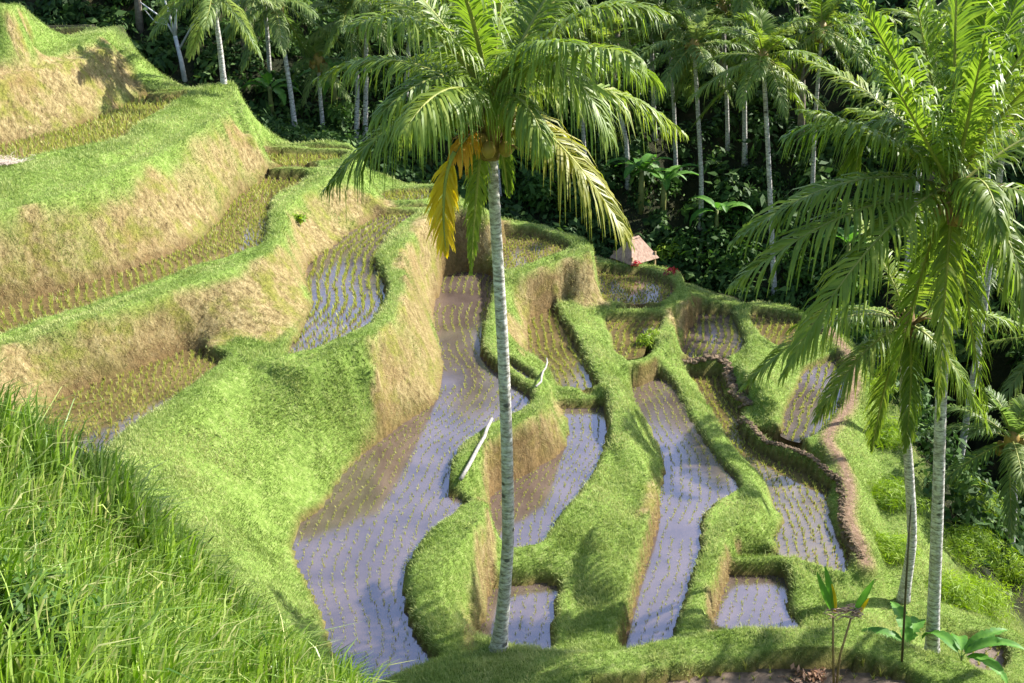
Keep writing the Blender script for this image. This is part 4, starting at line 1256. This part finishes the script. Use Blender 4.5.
for (x_, y_, tx, ty, tz), lb in (((11.3, 16.2, 10.9, 15.6, 9.6), 'near palm standing just beyond the right edge, shading the near bund'), ((14.5, 20.5, 13.9, 20.0, 8.6), 'palm standing beyond the right edge behind the banana plants'), ((14.6, 34.5, 14.2, 34.2, 6.4), 'ravine palm at the right edge, behind the upright fronds of the broad palm'), ((15.5, 44.5, 15.2, 44.2, 7.2), 'farthest ravine palm at right, at the foot of the dark slope')):
    g = float(zat(x_, y_))
    far_palm([Vector((x_, y_, g - .1)), Vector((x_ - .1, y_ - .2, (g + tz) / 2)), Vector((tx, ty, tz))], lb, cr=1.0, n=22 if y_ < 25 else 14, bright=1)

# ------------------------------------------------------------------ leaf clumps
def leaf_cloud(centres, radii, per, size, flat=.75, asp=.45):
    """many separate leaves through the outer part of ellipsoid clumps"""
    n = len(centres)
    ci = np.repeat(np.arange(n), per)
    N_ = len(ci)
    d = rng.normal(size=(N_, 3)); d /= np.linalg.norm(d, axis=1, keepdims=True)
    d[:, 2] = np.abs(d[:, 2]) * 1.0 - .25
    rr = rng.uniform(.45, 1.08, N_) * (1 + .25 * np.sin(d[:, 0] * 5 + ci) * np.cos(d[:, 1] * 4 + ci * 2))
    p = centres[ci] + d * radii[ci] * rr[:, None]
    nv = d + rng.normal(0, .55, (N_, 3)) + [0, 0, .35]
    nv /= np.linalg.norm(nv, axis=1, keepdims=True)
    a = np.cross(nv, rng.normal(size=(N_, 3))); a /= np.linalg.norm(a, axis=1, keepdims=True)
    a[:, 2] -= .25
    b = np.cross(nv, a); b /= np.linalg.norm(b, axis=1, keepdims=True)
    s = (size if np.isscalar(size) else size[ci]) * rng.uniform(.6, 1.35, N_)
    L = a * s[:, None]; W = b * (s * asp * .5)[:, None]
    V = np.stack([p, p + L * .45 + W, p + L - nv * (s * .15)[:, None], p + L * .45 - W], 1).reshape(-1, 3)
    Q = np.arange(N_ * 4).reshape(-1, 4)
    rn = np.clip(rng.normal(.5, .2, N_) + (rng.random(n)[ci] - .5) * .5, 0, 1)
    return V, Q, np.repeat(rn, 4)

# the mass of low growth on the far slope and in the ravine
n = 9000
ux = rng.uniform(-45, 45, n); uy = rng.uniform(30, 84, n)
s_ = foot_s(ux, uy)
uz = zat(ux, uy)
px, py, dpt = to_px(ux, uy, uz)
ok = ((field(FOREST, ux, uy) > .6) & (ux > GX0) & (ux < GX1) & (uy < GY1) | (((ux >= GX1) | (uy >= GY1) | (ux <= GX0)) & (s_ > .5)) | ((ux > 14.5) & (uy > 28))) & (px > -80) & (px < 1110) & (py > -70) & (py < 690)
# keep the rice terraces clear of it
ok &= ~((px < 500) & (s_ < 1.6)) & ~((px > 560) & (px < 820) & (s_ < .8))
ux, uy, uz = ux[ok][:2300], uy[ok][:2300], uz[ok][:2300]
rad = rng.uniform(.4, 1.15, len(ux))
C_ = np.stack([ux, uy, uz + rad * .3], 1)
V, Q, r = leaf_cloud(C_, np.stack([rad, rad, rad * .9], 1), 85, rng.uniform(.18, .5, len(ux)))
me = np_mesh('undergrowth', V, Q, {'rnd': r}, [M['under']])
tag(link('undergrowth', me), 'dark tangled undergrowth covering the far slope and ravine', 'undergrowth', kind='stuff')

def bush(px, py, label, rad=.8, mat='bush', size=.25, per=420, name='bush', cat='bush', group=None, hz=1.0, asp=.45, n=6, pos=None):
    b = pos or on_ground(px, py)
    cs = np.array([[random.uniform(-.5, .5) * rad, random.uniform(-.5, .5) * rad, random.uniform(.2, .75) * rad * hz] for _ in range(n)])
    rs = np.array([[rad * random.uniform(.4, .65)] * 2 + [rad * random.uniform(.4, .6) * hz] for _ in range(n)])
    V, Q, r = leaf_cloud(cs, rs, per // n, size, asp=asp)
    root = empty(name, b, label, cat, group)
    link('foliage', np_mesh('foliage', V, Q, {'rnd': r}, [M[mat]]), root)
    mb = MB()
    for i in range(4):
        c = cs[i % n]
        mb.tube([(c[0] * .15, c[1] * .15, -.1), (c[0] * .5, c[1] * .5, c[2] * .6), tuple(c)], [.035 * rad, .025 * rad, .01 * rad], 5)
    mb.build('stem', M['bark'], root)
    return root

bush(700, 262, 'dark round bush right of the red-leaved plants by the hut', 1.5, size=.32, per=700)
bush(735, 268, 'dark spreading bush just left of the tall white trunk', 1.3, size=.3, per=600)
bush(810, 285, 'dark bush right of the white trunk, behind the end of the dirt path', 1.3, size=.3, per=600)
bush(575, 215, 'dark broad bush above the raised ledge paddy behind the tall trunk', 1.6, size=.35, per=700)
bush(535, 205, 'dark leafy bush immediately right of the tall trunk above the ledge paddy', 1.5, size=.35, per=700)
bush(340, 130, 'dark bush between the thin brown trunk and the white trunk pair', 1.2, size=.3, per=500)
bush(410, 140, 'dark bush right of the white trunk pair under the upper left frond', 1.4, size=.35, per=600)
bush(860, 300, 'dark bush at the top of the slope above the dirt path bend', 1.2, size=.3, per=500)
bush(664, 258, 'light green narrow leaved shrub right of the hut roof', .8, 'feather', .3, 300, asp=.25, name='shrub', cat='shrub')
bush(634, 268, 'low red leaved plant in front of the hut roof', .2, 'red', .16, 45, asp=.3, name='red_leaf_plant', cat='plant', group='red leaved plants near the hut', n=3)
bush(673, 274, 'tallest red leaved plant, beside the dark bush right of the hut', .3, 'red', .18, 60, asp=.3, name='red_leaf_plant', cat='plant', group='red leaved plants near the hut', n=3, hz=1.4)
bush(688, 281, 'small red leaved plant furthest right, by the bund corner', .22, 'red', .16, 40, asp=.3, name='red_leaf_plant', cat='plant', group='red leaved plants near the hut', n=3)

# feathery bright shrubs spilling down the right slope
FEA = [(885, 440, .8, 'uppermost'), (893, 500, .8, 'second highest'), (965, 505, 1.0, 'shrub right of the white trunk at its middle'), (890, 555, .7, ''), (965, 560, 1.1, ''), (1000, 575, .9, ''), (985, 605, .9, ''), (955, 600, .8, ''), (875, 395, .6, '')]
FL = ['feathery lime shrub beside the path bend, left of the dark bent trunk', 'feathery lime shrub left of the lower dark bent trunk', 'feathery lime shrub right of the white trunk, below the hanging fronds',
      'feathery lime shrub at the foot of the dark bent trunk', 'large feathery lime shrub spreading right of the white trunk', 'feathery lime shrub at the outer edge against the dark ravine', 'feathery lime shrub lowest on the slope near the corner rice plot',
      'feathery lime shrub between the white trunk and the corner rice plot', 'small feathery lime shrub highest on the slope beside the dirt path']
for (a, b, rd, _), lb in zip(FEA, FL):
    bush(a, b, lb, rd * 1.2, 'feather', .24, 2600, asp=.07, name='feathery_shrub', cat='shrub', group='feathery shrubs on the right slope', n=12, hz=.55)

# leafy weeds in the near grass
for a, b, rd, lb in [(20, 585, .55, 'dark leafy weed with pointed leaves at the left edge in the tall grass'), (40, 655, .5, 'dark leafy weed at the lower left corner under the tall grass'), (85, 620, .4, 'smaller leafy weed between the tall grass clumps right of the dark weeds')]:
    bush(a, b, lb, rd, 'bush', .10, 900, asp=.45, name='leafy_weed', cat='weed', group='leafy weeds in the tall grass', n=8, hz=1.5)
bush(298, 222, 'small bright leafy plant sprouting on the tan bank below the bund corner', .28, 'feather', .16, 90, name='bank_plant', cat='plant', n=3)
bush(645, 345, 'pale bushy tuft at the lower corner of the square brown paddy', .5, 'feather', .16, 420, asp=.2, name='grass_tussock', cat='tussock', n=5)

# broad crowned trees beyond
def broad_tree(px, py, h, rad, label):
    b = on_ground(px, py)
    root = empty('broadleaf_tree', b, label, 'tree', 'broadleaf trees on the far slope')
    mb = MB()
    top = Vector((random.uniform(-.4, .4), 0, h * .55))
    mb.tube([(0, 0, -.2), (top.x * .4, 0, h * .3), top], [.2, .15, .1], 8)
    cs = []
    for i in range(11):
        a = random.uniform(0, 6.28)
        c = Vector((math.cos(a) * rad * random.uniform(.2, .8), math.sin(a) * rad * random.uniform(.2, .8), h * random.uniform(.5, 1)))
        mb.tube([top * .8, (top + c) / 2, c], [.08, .05, .02], 5)
        cs.append(tuple(c))
    mb.build('trunk', M['bark'], root)
    rs = np.array([[rad * random.uniform(.3, .55)] * 2 + [rad * random.uniform(.25, .45)] for _ in cs])
    V, Q, r = leaf_cloud(np.array(cs), rs, 190, .34)
    link('crown', np_mesh('crown', V, Q, {'rnd': r}, [M['under']]), root)
for a in [(85, 12, 5, 2.4, 'dark broadleaf tree behind the topmost terrace bund'), (140, 30, 5, 2.2, 'dark broadleaf tree left of the bare white tree'), (245, 60, 6, 2.4, 'dark broadleaf tree between the pinkish trunk and the leaning trunk'),
          (445, 75, 7, 2.8, 'dark broadleaf tree high behind the white trunk pair'), (610, 100, 7, 2.8, 'dark broadleaf tree behind the palm with orange flower stalks'), (800, 150, 7, 3, 'dark broadleaf tree right of the tall white trunked palm'), (720, 90, 7, 2.8, 'dark broadleaf tree high on the slope behind the thin pale trunk'),
          (930, 190, 6, 3, 'dark broadleaf tree behind the heart of the broad right palm')]:
    broad_tree(*a)

# bare branching tree
b = on_ground(185, 80)
root = empty('bare_tree', b, 'bare white tree with forking leafless branches above the high terrace', 'tree')
yb = b.y
def rel(px, py): return at_y(px, py, yb) - b
mb = MB(); mb.tube([Vector((0, 0, -.2)), rel(181, 60), rel(175, 36)], [.13, .1, .09], 8); mb.build('trunk', M['bark_pale'], root)
for pts, r0 in (([(175, 36), (165, 20), (140, 2)], .06), ([(175, 36), (168, 10), (162, -8)], .07), ([(175, 36), (176, 15), (174, -15)], .08), ([(179, 50), (195, 20), (210, 0)], .05), ([(168, 25), (155, 22), (145, 10)], .03)):
    mb = MB(); mb.tube([rel(*p) for p in pts], [r0, r0 * .75, r0 * .4], 6); mb.build('branch', M['bark_pale'], root)

# ------------------------------------------------------------------ banana plants
def banana_leaf(org, az, el, L, wd, bend, parent, mat='banana'):
    h = Vector((math.cos(az), math.sin(az), 0)); side = Vector((-math.sin(az), math.cos(az), 0))
    vs, fs, rr = [], [], []
    n = 28
    c = Vector(org); e = el
    st = L / n
    for i in range(n + 1):
        f = i / n
        prof = (0.06 if f < .12 else math.sin(math.pi * min(1, ((f - .12) / .88) ** .7 * .97 + .03)) ** .6) * wd / 2
        up = Vector((-math.sin(e) * math.cos(az), -math.sin(e) * math.sin(az), math.cos(e)))
        j = random.uniform(.9, 1.05) * (random.uniform(.45, .8) if random.random() < .12 else 1)
        for k, q in enumerate((-1, -.5, 0, .5, 1)):
            vs.append(c + side * prof * q * j + up * (abs(q) * prof * .35 - (abs(q) > .9) * prof * .1 * random.random()))
            rr.append(.95 if q == 0 else random.uniform(.2, .7))
        e -= bend / n * (1 + f)
        c = c + (h * math.cos(e) + Vector((0, 0, 1)) * math.sin(e)) * st
    for i in range(n):
        for k in range(4):
            fs.append((i * 5 + k, i * 5 + k + 1, i * 5 + k + 6, i * 5 + k + 5))
    me = np_mesh('leaf', np.array([tuple(v) for v in vs]), np.array(fs), {'rnd': rr}, [M[mat]], smooth=True)
    return link('leaf', me, parent)

def banana(px, py, label, h=1.2, nl=7, L=1.3, wd=.36, pos=None, az=None):
    b = pos or on_ground(px, py)
    root = empty('banana_plant', b, label, 'banana plant', 'banana plants')
    mb = MB(); mb.tube([(0, 0, -.1), (0.02, 0, h * .5), (0, 0, h)], [.09 * h, .075 * h, .05 * h], 8); mb.build('stem', M['stem'], root)
    for i in range(nl):
        a = (az[i] if az else 2.4 * i + random.uniform(-.3, .3))
        banana_leaf((0, 0, h * random.uniform(.85, 1)), a, R(random.uniform(25, 70)), L * random.uniform(.8, 1.15), wd, R(random.uniform(40, 80)), root)
    return root
banana(905, 655, 'banana plant with broad bright leaves just left of the white trunk foot', .55, 5, 1.3, .33, at_z(905, 668, -2.2), [R(140), R(200), R(60), R(170), R(100)])
banana(958, 660, 'banana plant with a wide flat leaf just right of the white trunk foot', .5, 6, 1.25, .33, at_z(958, 676, -2.2), [R(20), R(340), R(75), R(110), R(310), R(0)])
for a in [(640, 212, 'banana clump with upright leaves above the hut, right of the yellow-green frond tip', 1.9, 8, 1.9, .5), (662, 218, 'banana plant with pale upright leaves left of the thin pale trunk', 1.7, 7, 1.8, .5),
          (715, 240, 'banana plant with one shiny leaf right of the thin pale trunk', 1.3, 6, 1.7, .5), (272, 122, 'banana plant left of the leaning white trunk', 1.5, 7, 1.7, .5), (335, 116, 'banana plant with upright leaves left of the white trunk pair', 1.7, 7, 1.8, .5),
          (845, 275, 'banana plant at the bend of the path behind the right palm fronds', 1.4, 6, 1.7, .5), (560, 190, 'banana plant in shade above the ledge paddy', 1.6, 7, 1.8, .5), (430, 165, 'banana plant in shade above the narrow rear terrace', 1.3, 7, 1.6, .45)]:
    banana(*a)

# ------------------------------------------------------------------ thatched hut
hb = at_z(634, 266, -1.05)
hut = empty('thatched_hut', hb, 'small hut with a steep pinkish brown thatched roof behind the rounded paddy', 'hut', rz=R(38))
def slab(mb, corners, th):
    c = [Vector(p) for p in corners]
    nrm = (c[1] - c[0]).cross(c[2] - c[0]).normalized() * th
    vs = c + [p - nrm for p in c]
    mb.add(vs, [(0, 1, 2, 3), (7, 6, 5, 4), (0, 4, 5, 1), (1, 5, 6, 2), (2, 6, 7, 3), (3, 7, 4, 0)])
mb = MB()
W2, D2, E, A = .72, .62, .35, 1.2
slab(mb, [(-W2, -D2, E), (W2, -D2, E), (W2 * .25, 0, A), (-W2 * .25, 0, A)], .09)
slab(mb, [(W2, D2, E), (-W2, D2, E), (-W2 * .25, 0, A - .004), (W2 * .25, 0, A - .004)], .09)
mb.add([(W2, -D2, E - .003), (W2, D2, E - .003), (W2 * .25, .003, A - .02)], [(0, 1, 2)])
mb.add([(-W2, D2, E - .003), (-W2, -D2, E - .003), (-W2 * .25, -.003, A - .02)], [(0, 1, 2)])
mb.build('roof', M['thatch'], hut, smooth=False)
for sx in (-.6, .6):
    for sy in (-.5, .5):
        mb = MB(); mb.tube([(sx, sy, -1.5), (sx, sy, .6)], [.05, .05], 6); mb.build('post', M['bamboo'], hut)
mb = MB(); mb.add([(-.58, .48, -1), (.58, .48, -1), (.58, .48, .45), (-.58, .48, .45), (-.58, .52, -1), (.58, .52, -1), (.58, .52, .45), (-.58, .52, .45)], [(0, 1, 2, 3), (7, 6, 5, 4), (0, 4, 5, 1), (2, 6, 7, 3), (0, 3, 7, 4), (1, 5, 6, 2)])
mb.build('wall', M['bamboo'], hut, smooth=False)

# ------------------------------------------------------------------ low wall of clods along the path
def clod_wall(line, wd, label, sz=.13):
    L = catmull([tuple(at_z(*p)) for p in line], False, 5)
    mb = MB()
    seg = np.linalg.norm(np.diff(L, axis=0), axis=1); cum = np.concatenate([[0], np.cumsum(seg)])
    rs = random.Random(3)
    s = 0
    while s < cum[-1]:
        p = [np.interp(s, cum, L[:, i]) for i in range(3)]
        for k in range(2):
            ox, oy = rs.uniform(-wd, wd), rs.uniform(-wd, wd)
            g = float(zat(p[0] + ox, p[1] + oy))
            r_ = sz * rs.uniform(.35, 1.35)
            mb.blob((p[0] + ox, p[1] + oy, max(g, p[2] - .3) + r_ * .25), (r_ * 1.25, r_, r_ * .75), rough=.28, rs=rs)
        s += sz * rs.uniform(.5, 1.2)
    o = mb.build('clod_wall', M['clod'], smooth=False)
    return tag(o, label, 'wall')
clod_wall([(684, 362, -2.05), (724, 362, -2.05), (734, 388, -2.1), (748, 402, -2.1)], .10, 'low dark wall of earth clods holding up the small rippled paddy', .10)
clod_wall([(740, 412, -2.1), (746, 420, -2.1), (766, 441, -2.15), (808, 457, -2.1), (836, 476, -2.1)], .06, 'low crumbling rim of earth clods below the oval paddy', .055)
clod_wall([(838, 478, -2.15), (843, 500, -2.2), (841, 520, -2.25), (852, 545, -2.3), (860, 562, -2.3)], .06, 'dark crumbling edge of earth clods under the lower dirt path', .055)

# ------------------------------------------------------------------ bleached logs
def log(p, q, r0, label, name='bleached_log', cat='log', lift=.05, mid=None):
    a, b2 = on_ground(*p), on_ground(*q)
    hi = max(float(zat(*a.lerp(b2, f).xy)) - a.lerp(b2, f).z for f in np.linspace(0, 1, 11))
    a.z += hi + lift; b2.z += hi + lift
    pts = [a.lerp(b2, f) + Vector((random.uniform(-.035, .035) + .07 * math.sin(f * 3.1), 0, random.uniform(-.01, .03))) for f in np.linspace(0, 1, 7)]
    mb = MB(); mb.tube(pts, [r0 * k for k in (1, .97, 1.02, .93, .95, .88, .75)], 9)
    return tag(mb.build(name, M['bleached']), label, cat)
log((460, 487), (491, 425), .05, 'thick white bleached log lying on the bund left of the tall trunk')
log((537, 404), (546, 374), .03, 'thin grey stick lying on the bund right of the tall trunk', 'bleached_stick', 'stick')

# straw heap
b = at_z(4, 178, 5.6)
n = 700
d = rng.normal(size=(n, 3)) * [.32, .22, .05]
ps = np.array(b) + d; ps[:, 2] = zat(ps[:, 0], ps[:, 1]) + np.abs(rng.normal(0, .06, n)) + .08
an = rng.random(n) * 6.283
V, T, r = blades(ps, np.full(n, .06), np.full(n, .02), np.stack([np.cos(an), np.sin(an)], 1) * 4.0, rng.random(n), curl=.1)
me = np_mesh('straw_heap', V, T, {'rnd': r}, [M['straw']])
tag(link('straw', me), 'heap of pale dry straw on the high bund at the left edge', 'straw', kind='stuff')
# dead leaves in the plot
b = at_z(812, 672, .3)
n = 130
ps = np.array(b) + rng.normal(size=(n, 3)) * [.2, .1, 0]; ps[:, 2] = zat(ps[:, 0], ps[:, 1]) + .06 + np.abs(rng.normal(0, .05, n))
V, Q, r = leaf_cloud(ps, np.full((n, 3), .02), 1, .16)
me = np_mesh('dead_leaf_pile', V, Q, {'rnd': r}, [M['dead_leaf']])
tag(link('leaf_litter', me), 'pile of dry brown leaves beside the offering stand', 'leaf litter', kind='stuff')

# ------------------------------------------------------------------ offering stand and pole at the bottom edge
b = at_z(836, 690, .3); b.z = float(zat(b.x, b.y)); yb = b.y
st = empty('offering_stand', b, 'bamboo offering stand with a woven basket and upright palm leaf blades at the bottom edge', 'offering stand')
def rel(px, py, dy=0): return at_y(px, py, yb + dy) - b
for pts in ([(834, 698), (833, 650), (833, 616)], [(835, 698), (840, 655), (851, 618)]):
    mb = MB(); mb.tube([rel(*p) for p in pts], [.024, .022, .018], 7); mb.build('pole', M['bamboo'], st)
mb = MB()
rsx = random.Random(4)
c0, c1 = rel(829, 612), rel(859, 611)
for i in range(60):
    f = rsx.random(); c = c0.lerp(c1, f)
    a = rsx.uniform(-.5, .5)
    h_ = Vector((math.cos(a), rsx.uniform(-.6, .6), math.sin(a) * .6)).normalized() * rsx.uniform(.06, .13)
    p = c + Vector((rsx.uniform(-.05, .05), rsx.uniform(-.12, .12), rsx.uniform(-.07, .06)))
    mb.tube([p - h_, p + Vector((0, 0, .02)), p + h_], [.008, .012, .006], 4)
mb.build('basket', M['thatch'], st)
def blade_leaf(pts, wd, mat):
    P_ = [rel(*p) for p in pts]
    vs, fs = [], []
    nn = 9
    for i in range(nn):
        f = i / (nn - 1)
        c = Vector(bez(np.array(P_[0]), np.array(P_[1]), np.array(P_[2]), f))
        ww = wd * math.sin(math.pi * min(.98, .12 + .88 * f)) ** .7 * .5
        vs += [c + Vector((-ww, .25 * ww, 0)), c + Vector((0, -.2 * ww, 0)), c + Vector((ww, .25 * ww, 0))]
    for i in range(nn - 1):
        for k in range(2):
            fs.append((i * 3 + k, i * 3 + k + 1, i * 3 + k + 4, i * 3 + k + 3))
    return link('leaf', np_mesh('leaf', np.array([tuple(v) for v in vs]), np.array(fs), {'rnd': [.4] * len(vs)}, [M[mat]], smooth=True), st)
blade_leaf([(832, 610), (826, 596), (817, 572)], .13, 'banana')
blade_leaf([(834, 610), (831, 590), (825, 566)], .13, 'banana')
blade_leaf([(835, 612), (835, 600), (832, 584)], .09, 'frond_yellow')
blade_leaf([(856, 612), (863, 598), (874, 580)], .15, 'banana')
blade_leaf([(859, 614), (864, 606), (869, 598)], .08, 'frond_yellow')

b = at_z(902, 664, .4); b.z = float(zat(b.x, b.y)) - .1
mb = MB(); mb.tube([b, at_y(906, 585, b.y), at_y(911, 505, b.y)], [.022, .02, .014], 6)
tag(mb.build('thin_pole', M['dark_pole']), 'thin dark bamboo pole stuck in the near bund', 'pole')
# seedlings along the edge of the muddy plot
for i, (a, b_) in enumerate([(720, 678), (745, 672), (862, 672), (880, 680), (700, 682), (770, 676)]):
    o = bpy.data.objects.new('young_rice_plant', protos[i % 6]); COL.objects.link(o)
    p = on_ground(a, b_); o.location = p; o.scale = (.28,) * 3; o.rotation_euler = (0, 0, i * 1.3)
    tag(o, 'young rice plant in the mud of the near plot around the offering stand', 'rice plant', 'young rice plants in the near plot')

#@@LIGHT
SUN_DIR = Vector((.74, .34, .65)).normalized()      # towards the sun
wd_ = bpy.data.worlds.new("World"); scene.world = wd_
wd_.use_nodes = True
nt = wd_.node_tree
bg = nt.nodes.get('Background') or nt.nodes.new('ShaderNodeBackground')
sky = nt.nodes.new('ShaderNodeTexSky'); sky.sky_type = 'NISHITA'; sky.sun_disc = False
sky.sun_elevation = math.asin(SUN_DIR.z); sky.sun_rotation = math.atan2(SUN_DIR.x, SUN_DIR.y)
sky.air_density = 1.0; sky.dust_density = 1.5; sky.ozone_density = 1.5
nt.links.new(sky.outputs[0], bg.inputs[0]); bg.inputs[1].default_value = 0.13
sl = bpy.data.lights.new('sun', 'SUN'); sl.energy = 5.0; sl.angle = R(.53); sl.color = (1, .96, .88)
so = bpy.data.objects.new('sun', sl); COL.objects.link(so)
so.rotation_euler = SUN_DIR.to_track_quat('Z', 'Y').to_euler()
vs_ = scene.view_settings
vs_.view_transform = 'Standard'; vs_.look = 'None'; vs_.gamma = 1; vs_.use_curve_mapping = False
vs_.exposure = 1.58
scene.cycles.max_bounces = 6; scene.cycles.transparent_max_bounces = 4
scene.cycles.use_denoising = True
